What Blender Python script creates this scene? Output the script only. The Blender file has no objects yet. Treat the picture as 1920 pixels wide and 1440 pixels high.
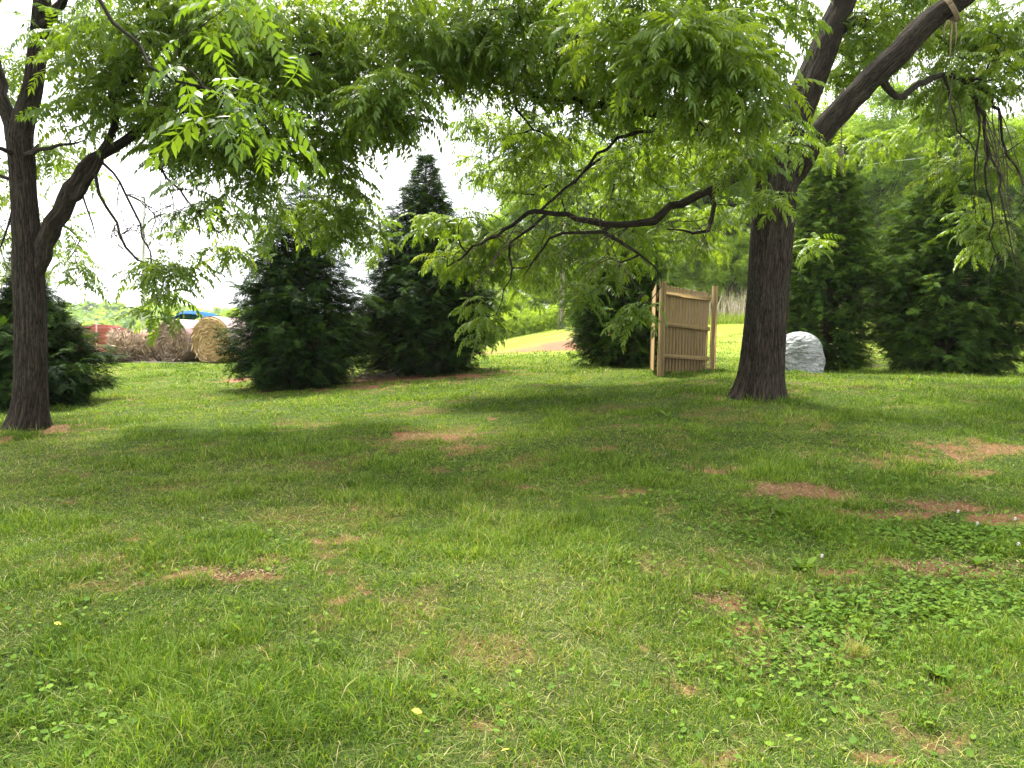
import bpy, math, random
import numpy as np
from mathutils import Matrix, Vector

S = bpy.context.scene
C = S.collection
R = math.radians
F = 1442.0                      # focal length in photo pixels (1920 wide)
EYE = np.array([0.0, 0.0, 1.6])

# ------------------------------------------------------------------ camera
cam = bpy.data.cameras.new('camera')
cam.sensor_width = 36.0
cam.lens = F / 1920 * 36
cam.clip_start = 0.05
cam.clip_end = 3000
camo = bpy.data.objects.new('camera', cam)
C.objects.link(camo)
CM = Matrix.Rotation(R(90 - 2.75), 4, 'X') @ Matrix.Rotation(R(1.3), 4, 'Z')
camo.matrix_world = Matrix.Translation(EYE) @ CM
S.camera = camo
CR = np.array(CM.to_3x3())

# ------------------------------------------------------------------ sky, sun, exposure
SUN_EL, SUN_AZ = 63.0, 24.0       # azimuth measured from +Y towards -X (behind and left)
sd = np.array([-math.sin(R(SUN_AZ)) * math.cos(R(SUN_EL)), math.cos(R(SUN_AZ)) * math.cos(R(SUN_EL)), math.sin(R(SUN_EL))])
W = bpy.data.worlds.new('World')
S.world = W
W.use_nodes = True
nt = W.node_tree
bg = nt.nodes['Background']
sky = nt.nodes.new('ShaderNodeTexSky')
sky.sky_type = 'NISHITA'
sky.sun_disc = False
sky.sun_elevation = R(SUN_EL)
sky.sun_rotation = R(-SUN_AZ)
tc = nt.nodes.new('ShaderNodeTexCoord')
nz = nt.nodes.new('ShaderNodeTexNoise')
nz.inputs['Scale'].default_value = 2.2
nz.inputs['Detail'].default_value = 7
nt.links.new(tc.outputs['Generated'], nz.inputs['Vector'])
rp = nt.nodes.new('ShaderNodeMapRange')
rp.inputs['From Min'].default_value = 0.30
rp.inputs['From Max'].default_value = 0.50
rp.inputs['To Min'].default_value = 0.45
nt.links.new(nz.outputs['Fac'], rp.inputs['Value'])
mx = nt.nodes.new('ShaderNodeMix')
mx.data_type = 'RGBA'
nt.links.new(rp.outputs['Result'], mx.inputs['Factor'])
nt.links.new(sky.outputs['Color'], mx.inputs['A'])
mx.inputs['B'].default_value = (9.2, 9.3, 9.4, 1)
nt.links.new(mx.outputs['Result'], bg.inputs['Color'])
bg.inputs['Strength'].default_value = 0.1

sl = bpy.data.lights.new('sun', 'SUN')
sl.energy = 4.6
sl.angle = R(12.0)
sl.color = (1.0, 0.95, 0.86)
so = bpy.data.objects.new('sun', sl)
C.objects.link(so)
so.rotation_euler = Vector(sd).to_track_quat('Z', 'Y').to_euler()
so.location = (0, 0, 30)

S.view_settings.view_transform = 'Standard'
S.view_settings.look = 'None'
S.view_settings.gamma = 1.0
S.view_settings.use_curve_mapping = False
S.view_settings.exposure = 1.72
S.render.engine = 'CYCLES'
cy = S.cycles
cy.max_bounces = 6
cy.diffuse_bounces = 3
cy.glossy_bounces = 2
cy.transmission_bounces = 5
cy.transparent_max_bounces = 6
cy.use_adaptive_sampling = True
cy.adaptive_threshold = 0.02
cy.use_denoising = True
cy.sample_clamp_indirect = 6
cy.caustics_reflective = False
cy.caustics_refractive = False

# ------------------------------------------------------------------ small maths
def at(px, py, Y):
    """point on the line of sight through photo pixel (px, py) at world depth Y"""
    d = CR @ np.array([(px - 960) / F, -(py - 720) / F, -1.0])
    return EYE + d * (Y / d[1])

def hash2(ix, iy, seed):
    h = (ix.astype(np.int64) * 374761393 + iy.astype(np.int64) * 668265263 + seed * 974711) & 0xFFFFFFFF
    h = ((h ^ (h >> 13)) * 1274126177) & 0xFFFFFFFF
    h = (h ^ (h >> 16)) & 0xFFFFFFFF
    return h / 4294967295.0

def vn(x, y, seed=0):
    x = np.asarray(x, float); y = np.asarray(y, float)
    ix = np.floor(x); iy = np.floor(y)
    fx = x - ix; fy = y - iy
    fx = fx * fx * (3 - 2 * fx); fy = fy * fy * (3 - 2 * fy)
    a = hash2(ix, iy, seed); b = hash2(ix + 1, iy, seed)
    c = hash2(ix, iy + 1, seed); d = hash2(ix + 1, iy + 1, seed)
    return (a * (1 - fx) + b * fx) * (1 - fy) + (c * (1 - fx) + d * fx) * fy

def fbm(x, y, seed=0, o=4):
    s = 0; a = 0.5; t = 0
    for k in range(o):
        s = s + a * vn(x * 2 ** k, y * 2 ** k, seed + k * 17); t += a; a *= 0.55
    return s / t

def sstep(a, b, x):
    t = np.clip((x - a) / (b - a), 0, 1)
    return t * t * (3 - 2 * t)

# terrain: measured spot heights, joined by a thin plate spline
ctrl = [(-6.4, 10.0, .42), (3.5, 11, .96), (3.4, 15.5, 1.15), (-8.0, 13, .37), (-10.2, 26, .86), (-14, 26, .8), (-4.4, 16, .68),
        (-2.2, 18.5, 1.0), (2.6, 19, 1.17), (7.5, 18, 1.2), (10, 17, 1.25), (0, 11, .74), (0, 0, 0), (-3, 3, .05), (3, 3, .15),
        (0, 6, .36), (-6, 5, .12), (6, 6, .5), (0, -6, -.3), (8, 0, 0.1), (-8, -2, -.3), (10, 10, 1.0), (14, 20, 1.3),
        (12.6, 45, 3.35), (3.0, 50, 3.1), (-1.0, 50, 2.1), (1.1, 35, 1.5), (-6, 40, .9), (-25, 40, -.5), (-40, 60, -3), (30, 45, 4.0),
        (22, 24, 1.7), (0, 24, 1.25), (5, 27, 1.55), (11, 30, 2.0), (20, 8, .9), (-18, 12, .1), (8, 36, 2.5), (-16, 34, .4)]
ctrl = np.array(ctrl)
def _U(r2):
    return 0.5 * r2 * np.log(np.maximum(r2, 1e-9))
_n = len(ctrl)
_A = np.zeros((_n + 3, _n + 3))
_d = ((ctrl[:, None, :2] - ctrl[None, :, :2]) ** 2).sum(-1)
_A[:_n, :_n] = _U(_d) + np.eye(_n) * 2.0
_A[:_n, _n] = 1; _A[_n, :_n] = 1
_A[:_n, _n + 1:] = ctrl[:, :2]; _A[_n + 1:, :_n] = ctrl[:, :2].T
_w = np.linalg.solve(_A, np.concatenate([ctrl[:, 2], [0, 0, 0]]))

def H(x, y):
    x = np.asarray(x, float); y = np.asarray(y, float)
    xc = np.clip(x, -45, 40); yc = np.clip(y, -12, 62)
    z = _w[_n] + _w[_n + 1] * xc + _w[_n + 2] * yc
    for k in range(_n):
        z = z + _w[k] * _U((xc - ctrl[k, 0]) ** 2 + (yc - ctrl[k, 1]) ** 2)
    far = -7 + 12 * sstep(-30, 25, x - 0.1 * y)
    t = sstep(50, 95, np.maximum(y, np.abs(x) * 1.3))
    z = z * (1 - t) + far * t
    z = z + (fbm(x * 0.9, y * 0.9, 5, 3) - .5) * 0.10 * (1 - t) + (fbm(x * 5, y * 5, 9, 2) - .5) * 0.03 * (1 - t)
    return z

def gp(px, py):
    """where the line of sight through a photo pixel meets the ground"""
    d = CR @ np.array([(px - 960) / F, -(py - 720) / F, -1.0])
    d = d / d[1]
    t = np.concatenate([np.arange(1.5, 30, .02), np.arange(30, 120, .2)])
    P = EYE + d * t[:, None]
    k = np.argmax(P[:, 2] < H(P[:, 0], P[:, 1]))
    return P[k] if k else P[-1]

# ------------------------------------------------------------------ mesh and object helpers
def link(ob, parent=None):
    C.objects.link(ob)
    if parent is not None:
        ob.parent = parent
    return ob

def np_mesh(name, V, faces, mats, smooth=True, attrs=None, mat_index=None):
    """faces: list of int arrays (n,k)"""
    me = bpy.data.meshes.new(name)
    V = np.ascontiguousarray(V, np.float32)
    me.vertices.add(len(V))
    me.vertices.foreach_set('co', V.ravel())
    nf = sum(len(f) for f in faces)
    loops = np.concatenate([np.asarray(f).ravel() for f in faces]).astype(np.int32)
    sizes = np.concatenate([np.full(len(f), np.asarray(f).shape[1]) for f in faces]).astype(np.int32)
    starts = np.concatenate([[0], np.cumsum(sizes)[:-1]]).astype(np.int32)
    me.loops.add(len(loops))
    me.loops.foreach_set('vertex_index', loops)
    me.polygons.add(nf)
    me.polygons.foreach_set('loop_start', starts)
    me.polygons.foreach_set('loop_total', sizes)
    if smooth:
        me.polygons.foreach_set('use_smooth', np.ones(nf, bool))
    if mat_index is not None:
        me.polygons.foreach_set('material_index', np.asarray(mat_index, np.int32))
    for m in mats:
        me.materials.append(m)
    for k, (typ, arr) in (attrs or {}).items():
        a = me.attributes.new(k, typ, 'POINT')
        a.data.foreach_set('vector' if typ == 'FLOAT_VECTOR' else 'value', np.ascontiguousarray(arr, np.float32).ravel())
    me.update()
    me.validate()
    return me

def tag(o, label=None, cat=None, group=None, kind=None):
    if label: o['label'] = label
    if cat: o['category'] = cat
    if group: o['group'] = group
    if kind: o['kind'] = kind
    return o

def mobj(name, me, parent=None, loc=None):
    o = bpy.data.objects.new(name, me)
    link(o, parent)
    if loc is not None:
        o.location = loc
    return o

def empty(name, loc, label, cat, group=None, rz=0):
    o = bpy.data.objects.new(name, None)
    o.empty_display_size = 0.2
    link(o)
    o.location = loc
    o.rotation_euler = (0, 0, rz)
    tag(o, label, cat, group)
    return o

class MB:
    """collects boxes and tubes"""
    def __init__(s):
        s.V = []; s.Q = []; s.T = []; s.n = 0; s.bk = []; s.var = []
    def add(s, V, Q=None, T=None, bk=None, var=0.5):
        V = np.asarray(V, float)
        if Q is not None and len(Q): s.Q.append(np.asarray(Q) + s.n)
        if T is not None and len(T): s.T.append(np.asarray(T) + s.n)
        s.V.append(V); s.n += len(V)
        s.bk.append(V if bk is None else bk)
        s.var.append(np.broadcast_to(np.asarray(var, float), (len(V),)))
    def box(s, c, size, rz=0, bev=0.0, var=None, M=None):
        sx, sy, sz = [q / 2 for q in size]
        b = min(bev, sx * .9, sy * .9, sz * .9)
        V = []
        # chamfered box: 24 corner points
        for X in (-1, 1):
            for Y in (-1, 1):
                for Z in (-1, 1):
                    V += [(X * sx, Y * (sy - b), Z * (sz - b)), (X * (sx - b), Y * sy, Z * (sz - b)), (X * (sx - b), Y * (sy - b), Z * sz)]
        V = np.array(V)
        def vi(X, Y, Z, k): return ((X * 2 + Y) * 2 + Z) * 3 + k
        Q = []; T = []
        for k in range(3):
            for sgn in (0, 1):
                ax = [0, 1, 2]; ax.remove(k)
                loop = []
                for a, bb in ((0, 0), (1, 0), (1, 1), (0, 1)):
                    p = [0, 0, 0]; p[k] = sgn; p[ax[0]] = a; p[ax[1]] = bb
                    loop.append(vi(*p, k))
                Q.append(loop)
        for e in range(3):
            o1, o2 = [q for q in range(3) if q != e]
            for a in (0, 1):
                for bb in (0, 1):
                    p0 = [0, 0, 0]; p1 = [0, 0, 0]
                    p0[e] = 0; p1[e] = 1
                    p0[o1] = p1[o1] = a; p0[o2] = p1[o2] = bb
                    Q.append([vi(*p0, o1), vi(*p1, o1), vi(*p1, o2), vi(*p0, o2)])
        for X in (0, 1):
            for Y in (0, 1):
                for Z in (0, 1):
                    T.append([vi(X, Y, Z, 0), vi(X, Y, Z, 1), vi(X, Y, Z, 2)])
        L = V.copy()
        if M is not None:
            V = V @ np.asarray(M).T
        if rz:
            c_, s_ = math.cos(rz), math.sin(rz)
            V = V @ np.array([[c_, -s_, 0], [s_, c_, 0], [0, 0, 1]]).T
        s.add(V + np.asarray(c, float), Q, T, bk=L + np.random.rand(3) * 5, var=np.random.rand() if var is None else var)
    def tube(s, P, r, sides=8, rough=0, seed=0, cap=True, flare=None, var=0.5):
        P = np.asarray(P, float); n = len(P)
        r = np.broadcast_to(np.asarray(r, float), (n,))
        T = np.gradient(P, axis=0)
        T /= np.linalg.norm(T, axis=1, keepdims=True) + 1e-9
        up = np.array([1.0, 0, 0]) if abs(T[0][0]) < .8 else np.array([0, 1.0, 0])
        N = np.zeros_like(P)
        u = up
        for i in range(n):
            u = u - T[i] * (u @ T[i]); u /= np.linalg.norm(u) + 1e-9
            N[i] = u
        B = np.cross(T, N)
        th = np.linspace(0, 2 * np.pi, sides, endpoint=False)
        L = np.concatenate([[0], np.cumsum(np.linalg.norm(np.diff(P, axis=0), axis=1))])
        rr = np.repeat(r[:, None], sides, 1)
        if rough:
            a = th[None, :] / (2 * np.pi)
            ff = 0
            for k, (fa, fl, am) in enumerate(((5, 1.5, .35), (16, 5, .35), (44, 12, .4))):
                # periodic in the angle
                g = vn(np.cos(th)[None, :] * fa / 3 + 40, np.sin(th)[None, :] * fa / 3 + L[:, None] * fl * .35 + seed, seed + k)
                ff = ff + (g - .5) * am
            rr = rr * (1 + rough * ff * 2)
        if flare is not None:
            rr = rr * flare(L[:, None], th[None, :])
        V = P[:, None, :] + (np.cos(th)[None, :, None] * N[:, None, :] + np.sin(th)[None, :, None] * B[:, None, :]) * rr[:, :, None]
        bk = np.stack([np.cos(th)[None, :] * r.max() + 0 * L[:, None], np.sin(th)[None, :] * r.max() + 0 * L[:, None],
                       L[:, None] + 0 * th[None, :] + seed * 3.7], -1).reshape(-1, 3)
        i = np.arange(n - 1)[:, None] * sides; j = np.arange(sides)[None, :]; j2 = (j + 1) % sides
        Q = np.stack([i + j, i + j2, i + sides + j2, i + sides + j], -1).reshape(-1, 4)
        V = V.reshape(-1, 3)
        Tt = []
        if cap:
            V = np.concatenate([V, P[:1], P[-1:]]); bk = np.concatenate([bk, bk[:1], bk[-1:]])
            c0 = n * sides; c1 = c0 + 1
            for a in range(sides):
                b = (a + 1) % sides
                Tt.append([c0, b, a]); Tt.append([c1, (n - 1) * sides + a, (n - 1) * sides + b])
        s.add(V, Q, Tt, bk=bk, var=var)
    def mesh(s, name, mat, smooth=False):
        fs = []
        if s.Q: fs.append(np.concatenate(s.Q))
        if s.T: fs.append(np.concatenate(s.T))
        mats = mat if isinstance(mat, (list, tuple)) else [mat]
        return np_mesh(name, np.concatenate(s.V), fs, mats, smooth,
                       {'bk': ('FLOAT_VECTOR', np.concatenate(s.bk)), 'var': ('FLOAT', np.concatenate(s.var))})
    def obj(s, name, mat, parent=None, smooth=False, loc=None):
        return mobj(name, s.mesh(name, mat, smooth), parent, loc)

# ------------------------------------------------------------------ materials
class NT:
    def __init__(s, name):
        s.m = bpy.data.materials.new(name); s.m.use_nodes = True
        s.t = s.m.node_tree; s.t.nodes.clear()
        s.out = s.n('ShaderNodeOutputMaterial')
    def n(s, typ, **kw):
        o = s.t.nodes.new(typ)
        for k, v in kw.items():
            setattr(o, k, v)
        return o
    def l(s, a, b): s.t.links.new(a, b)
    def attr(s, name, out='Fac'):
        return s.n('ShaderNodeAttribute', attribute_name=name).outputs[out]
    def noise(s, vec, scale, detail=4, rough=.55, out='Fac', dist=0):
        o = s.n('ShaderNodeTexNoise')
        o.inputs['Scale'].default_value = scale; o.inputs['Detail'].default_value = detail
        o.inputs['Roughness'].default_value = rough; o.inputs['Distortion'].default_value = dist
        if vec is not None: s.l(vec, o.inputs['Vector'])
        return o.outputs[out]
    def ramp(s, v, stops):
        o = s.n('ShaderNodeValToRGB')
        e = o.color_ramp.elements
        while len(e) < len(stops): e.new(0.5)
        for k, (p, c) in enumerate(stops):
            e[k].position = p; e[k].color = (*c, 1) if len(c) == 3 else c
        s.l(v, o.inputs['Fac'])
        return o.outputs['Color']
    def mix(s, f, a, b, mode='MIX'):
        o = s.n('ShaderNodeMix', data_type='RGBA', blend_type=mode)
        for v, k in ((f, 'Factor'), (a, 'A'), (b, 'B')):
            if isinstance(v, (int, float)): o.inputs[k].default_value = v if k == 'Factor' else (v, v, v, 1)
            elif isinstance(v, tuple): o.inputs[k].default_value = (*v, 1)
            else: s.l(v, o.inputs[k])
        return o.outputs['Result']
    def math(s, op, a, b=None, clamp=False):
        o = s.n('ShaderNodeMath', operation=op, use_clamp=clamp)
        for v, k in ((a, 0), (b, 1)):
            if v is None: continue
            if isinstance(v, (int, float)): o.inputs[k].default_value = v
            else: s.l(v, o.inputs[k])
        return o.outputs[0]
    def scale(s, vec, sc):
        o = s.n('ShaderNodeMapping'); o.inputs['Scale'].default_value = sc
        s.l(vec, o.inputs['Vector']); return o.outputs[0]
    def bump(s, h, strength, dist):
        o = s.n('ShaderNodeBump'); o.inputs['Strength'].default_value = strength; o.inputs['Distance'].default_value = dist
        s.l(h, o.inputs['Height']); return o.outputs[0]
    def bsdf(s, col, rough=.6, spec=.4, normal=None, metal=0):
        o = s.n('ShaderNodeBsdfPrincipled')
        if isinstance(col, tuple): o.inputs['Base Color'].default_value = (*col, 1)
        else: s.l(col, o.inputs['Base Color'])
        if isinstance(rough, (int, float)): o.inputs['Roughness'].default_value = rough
        else: s.l(rough, o.inputs['Roughness'])
        o.inputs['Specular IOR Level'].default_value = spec
        o.inputs['Metallic'].default_value = metal
        if normal is not None: s.l(normal, o.inputs['Normal'])
        return o.outputs[0]
    def done(s, sh):
        s.l(sh, s.out.inputs['Surface']); return s.m

def leaf_mat(name, stops, trans=.45, tcol=1.6, rough=.45, spec=.5, world_noise=0.35, nscale=.6):
    """foliage: front face diffuse and gloss, light passing through the blade"""
    m = NT(name)
    v = m.attr('var')
    g = m.n('ShaderNodeNewGeometry')
    nz = m.noise(g.outputs['Position'], nscale, 2)
    f = m.math('ADD', m.math('MULTIPLY', v, 1 - world_noise), m.math('MULTIPLY', nz, world_noise), True)
    col = m.ramp(f, stops)
    tr = m.n('ShaderNodeBsdfTranslucent')
    tc_ = m.mix(1.0, col, (tcol * 1.15, tcol, tcol * .42), 'MULTIPLY')
    m.l(tc_, tr.inputs['Color'])
    p = m.bsdf(col, rough, spec)
    mx_ = m.n('ShaderNodeMixShader'); mx_.inputs[0].default_value = trans
    m.l(p, mx_.inputs[1]); m.l(tr.outputs[0], mx_.inputs[2])
    return m.done(mx_.outputs[0])

def bark_mat(name, dark, light, fine=1.0, red=None):
    m = NT(name)
    b = m.attr('bk', 'Vector')
    v1 = m.scale(b, (1, 1, .10))
    n1 = m.noise(v1, 34 * fine, 5, .6, dist=.3)
    n2 = m.noise(m.scale(b, (1, 1, .3)), 60 * fine, 3)
    n3 = m.noise(b, 2.2, 3)
    hgt = m.math('ADD', m.math('ABSOLUTE', m.math('SUBTRACT', n1, .5)), m.math('MULTIPLY', n2, .12))
    f = m.math('ADD', m.math('MULTIPLY', m.math('ABSOLUTE', m.math('SUBTRACT', n1, .5)), 3.6), m.math('MULTIPLY', n2, .3), True)
    col = m.ramp(f, [(.10, dark), (.34, tuple(.6 * a + .4 * c for a, c in zip(dark, light))), (.75, light)])
    col = m.mix(m.math('MULTIPLY', n3, .5), col, tuple(q * .55 for q in light), 'MULTIPLY') if False else col
    col = m.mix(m.math('MULTIPLY', m.math('MULTIPLY', m.math('SUBTRACT', n2, .45, True), m.math('SUBTRACT', n3, .4, True)), 9, True), col, (.075, .085, .055))
    if red:
        g = m.n('ShaderNodeSeparateXYZ'); m.l(b, g.inputs[0])
    return m.done(m.bsdf(col, .92, .15, m.bump(hgt, 1.0, .10)))

def plain(name, col, rough=.7, spec=.3, nscale=8, amt=.35, bump=.0, metal=0):
    m = NT(name)
    b = m.n('ShaderNodeTexCoord').outputs['Object']
    n1 = m.noise(b, nscale, 5)
    c = m.mix(n1, tuple(q * (1 - amt) for q in col), tuple(min(1, q * (1 + amt)) for q in col))
    return m.done(m.bsdf(c, rough, spec, m.bump(n1, bump, .02) if bump else None, metal))

M = {}
M['walnut'] = leaf_mat('walnut_leaf', [(0, (.038, .085, .010)), (.45, (.085, .155, .014)), (.8, (.15, .225, .02)), (1, (.23, .30, .035))], .5, 1.75)
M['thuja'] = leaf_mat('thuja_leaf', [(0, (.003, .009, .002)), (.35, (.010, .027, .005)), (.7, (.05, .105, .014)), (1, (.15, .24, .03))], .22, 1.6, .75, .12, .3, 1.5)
M['wood'] = leaf_mat('wood_leaf', [(0, (.05, .11, .012)), (.5, (.14, .24, .03)), (.8, (.22, .33, .045)), (1, (.30, .39, .07))], .5, 1.6, .6, .2, .5, .25)
M['woodlite'] = leaf_mat('bush_leaf', [(0, (.09, .17, .018)), (.5, (.20, .31, .035)), (1, (.32, .42, .06))], .45, 1.5, .6, .2, .5, .25)
M['grass'] = None
M['bark'] = bark_mat('walnut_bark', (.005, .004, .003), (.072, .054, .039))
M['bark2'] = bark_mat('thuja_bark', (.03, .02, .014), (.14, .09, .06))
M['twig'] = NT('twig_bark')
M['twig'] = M['twig'].done(M['twig'].bsdf((.022, .017, .013), .9, .1))
M['twig3'] = plain('bare_twig_bark', (.075, .058, .045), .9, .1)
M['paletrunk'] = bark_mat('pale_bark', (.10, .085, .07), (.36, .32, .27), .5)

def grass_mat(name='grass_blade'):
    m = NT(name)
    v = m.attr('var'); dry = m.attr('dry')
    g1 = m.ramp(v, [(0, (.03, .07, .004)), (.5, (.085, .165, .014)), (1, (.20, .30, .035))])
    g2 = m.ramp(v, [(0, (.13, .17, .03)), (.45, (.24, .26, .07)), (.8, (.38, .36, .15)), (1, (.46, .38, .22))])
    col = m.mix(dry, g1, g2)
    tr = m.n('ShaderNodeBsdfTranslucent')
    m.l(m.mix(1.0, col, (1.5, 1.35, .5), 'MULTIPLY'), tr.inputs['Color'])
    mx_ = m.n('ShaderNodeMixShader'); mx_.inputs[0].default_value = .4
    m.l(m.bsdf(col, .55, .18), mx_.inputs[1]); m.l(tr.outputs[0], mx_.inputs[2])
    return m.done(mx_.outputs[0])
M['grass'] = grass_mat()
M['clover'] = leaf_mat('clover_leaf', [(0, (.05, .11, .012)), (.6, (.10, .19, .02)), (1, (.18, .27, .035))], .35, 1.3, .65, .1, .2, 2)

# ================================================================== GROUND
rng = np.random.default_rng(7)
np.random.seed(3)
# bare patches: centre pixel, half width, half height (photo pixels), strength
PATCH = [(820, 818, 95, 15, 1), (870, 835, 45, 14, .8), (430, 1078, 110, 15, .9), (500, 1052, 60, 12, .8), (1480, 920, 85, 14, 1.6), (1640, 962, 95, 9, 1.6),
         (1780, 944, 80, 10, 1.6), (1905, 970, 70, 15, 1.6), (1850, 848, 240, 24, .62), (1650, 862, 140, 12, .6), (1760, 890, 120, 8, .7), (650, 812, 60, 8, .5), (1100, 845, 60, 6, .5), (1220, 800, 70, 6, .5), (1390, 1180, 60, 40, .6), (1240, 1210, 60, 30, .45), (560, 870, 60, 8, .45), (700, 715, 220, 12, .9), (1790, 1062, 150, 15, .9), (1345, 1125, 50, 24, 1.1), (1000, 905, 90, 8, .6), (1180, 925, 80, 8, .6), (640, 1010, 70, 8, .5), (150, 940, 70, 7, .5), (1050, 1230, 40, 20, .5), (1620, 1420, 60, 25, .6),
         (1030, 1092, 60, 12, .6), (1390, 745, 80, 8, .9), (50, 808, 90, 14, 1), (760, 707, 180, 9, 1.1), (600, 725, 110, 9, 1.1), (455, 712, 38, 4, 1.3),
         (1150, 895, 70, 10, .5), (1600, 1180, 40, 40, .35), (1250, 1290, 60, 30, .45), (1000, 1230, 60, 30, .3), (1420, 1250, 60, 30, .4),
         (1770, 1300, 70, 35, .5), (700, 950, 60, 9, .5), (1010, 960, 60, 9, .5), (260, 1010, 50, 8, .5), (920, 780, 30, 5, .9), (350, 905, 50, 6, .5),
         (1330, 880, 60, 8, .6), (1560, 1080, 50, 10, .7), (1350, 1410, 60, 25, .5), (1200, 1400, 60, 25, .4), (870, 880, 60, 8, .5),(640, 1130, 50, 12, .45), (1560, 860, 50, 8, .7)]
PW = []
for px, py, rx, ry, st in PATCH:
    c = gp(px, py); a = gp(px, py - ry); b = gp(px, min(py + ry, 1435))
    PW.append((c[0], c[1], rx / F * c[1], max((a[1] - b[1]) / 2, .05), st))

def bare(x, y):
    x0_, y0_ = x, y
    wz = np.clip(y / 6, .4, 2.5)
    x = x0_ + (fbm(x0_ * 2.2, y0_ * 2.2, 201, 4) - .5) * .5 * wz
    y = y0_ + (fbm(x0_ * 2.2, y0_ * 2.2, 202, 4) - .5) * .35 * wz
    n = fbm(x * 3.1, y * 3.1, 21, 4); n2 = fbm(x * 14, y * 14, 33, 3)
    m = np.zeros_like(x)
    for cx, cy_, rx, ry, st in PW:
        q = ((x - cx) / rx) ** 2 + ((y - cy_) / ry) ** 2
        m = np.maximum(m, st * np.exp(-q * .75))
    m = m + (n - .5) * 1.4 + (n2 - .5) * 1.0 + .03
    base = sstep(.30, .86, m)
    sm = .65 * sstep(.60, .73, fbm(x * 1.7 + 9, y * 1.7, 77, 4) + (n2 - .5) * .25) * .6 * (y < 22)
    # thin red slope beyond the conifers
    sl_ = sstep(.50, .62, fbm(x * .25 + y * .1, y * .22, 55, 4)) * sstep(24, 28, y) * (1 - sstep(52, 60, y)) * .6
    xr = np.exp(-((x - 3.0) / 3.6) ** 2 - ((y - 36) / 5.5) ** 2)
    xr2 = 0
    sl_ = np.maximum(sl_ * (xr > .15), sstep(.35, .8, (xr + xr2) * (.55 + fbm(x * .9, y * .5, 58, 3))))
    return np.clip(np.maximum(np.maximum(base, sm), sl_), 0, 1)

def dryness(x, y):
    n = fbm(x * .8 + 3, y * .8, 41, 4)
    d = sstep(.45, .68, n) * .55
    # short, sun-worn turf in the near middle
    c = np.exp(-((x - .6) / 2.2) ** 2 - ((y - 3.6) / 1.5) ** 2)
    d = d + c * .35 + np.exp(-((x - 10.5) / 3.5) ** 2 - ((y - 32) / 6) ** 2) * .35 + np.exp(-((x - 2.5) / 4) ** 2 - ((y - 38) / 8) ** 2) * .25
    return np.clip(d * (.36 + .5 * (y > 25)), 0, .8)

def axis(segs):
    out = [segs[0][0]]
    for a, b, s0, s1 in segs:
        v = a
        while v < b:
            t = (v - a) / (b - a); v = v + s0 * (s1 / s0) ** t
            out.append(min(v, b))
    return np.unique(np.round(np.array(out), 4))
gy = axis([(-12, 1.8, .6, .1), (1.8, 6, .04, .05), (6, 20, .05, .10), (20, 60, .12, .6), (60, 900, .8, 40)])
gx = axis([(-900, -30, 40, 1.0), (-30, -12, .8, .12), (-12, 13, .06, .06), (13, 30, .12, .8), (30, 900, 1.0, 40)])
GX, GY = np.meshgrid(gx, gy)
bx_, by_ = GX.ravel(), GY.ravel()
bz_ = H(bx_, by_)
bb = bare(bx_, by_)
bz_ = bz_ - bb * .012 * (by_ < 20) + bb * (fbm(bx_ * 9, by_ * 9, 61, 3) - .5) * .03 * (by_ < 20)
nx_, ny_ = len(gx), len(gy)
ii = (np.arange(ny_ - 1)[:, None] * nx_ + np.arange(nx_ - 1)[None, :]).ravel()
Q = np.stack([ii, ii + 1, ii + nx_ + 1, ii + nx_], 1)

def ground_mat():
    m = NT('lawn_soil')
    g = m.n('ShaderNodeNewGeometry').outputs['Position']
    b = m.attr('bare'); d = m.attr('dry')
    n1 = m.noise(g, 7, 6, .65); n2 = m.noise(g, 45, 5, .7); n3 = m.noise(g, 1.3, 4)
    thatch = m.ramp(n2, [(.3, (.015, .028, .006)), (.5, (.04, .065, .012)), (.7, (.09, .115, .03))])
    dryc = m.ramp(n2, [(.3, (.05, .05, .02)), (.55, (.13, .12, .055)), (.75, (.25, .20, .11))])
    farc = m.ramp(n1, [(.3, (.15, .21, .015)), (.7, (.25, .32, .028))])  # far lawn green, its colour brightened to look more strongly sunlit
    c = m.mix(d, thatch, dryc)
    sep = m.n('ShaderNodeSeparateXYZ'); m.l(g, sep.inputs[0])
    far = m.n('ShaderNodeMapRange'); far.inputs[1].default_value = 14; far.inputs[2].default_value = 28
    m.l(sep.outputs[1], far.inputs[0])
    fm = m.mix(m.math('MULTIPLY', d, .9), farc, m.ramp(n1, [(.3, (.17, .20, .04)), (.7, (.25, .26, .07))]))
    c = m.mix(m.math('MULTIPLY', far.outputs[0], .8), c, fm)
    soil = m.ramp(n2, [(.25, (.05, .03, .02)), (.46, (.12, .072, .045)), (.6, (.22, .14, .09)), (.78, (.36, .26, .18))])
    red = m.ramp(n1, [(.3, (.26, .085, .04)), (.7, (.36, .15, .08))])
    soil = m.mix(m.math('MULTIPLY', n3, .85), soil, red)
    c = m.mix(b, c, soil)
    h = m.math('ADD', n2, m.math('MULTIPLY', n1, 2.0))
    return m.done(m.bsdf(c, .95, .1, m.bump(h, .9, .03)))
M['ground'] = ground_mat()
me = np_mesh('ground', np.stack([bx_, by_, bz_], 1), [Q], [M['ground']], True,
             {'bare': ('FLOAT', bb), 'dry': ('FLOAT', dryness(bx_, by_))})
tag(mobj('ground', me), kind='structure')

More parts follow.
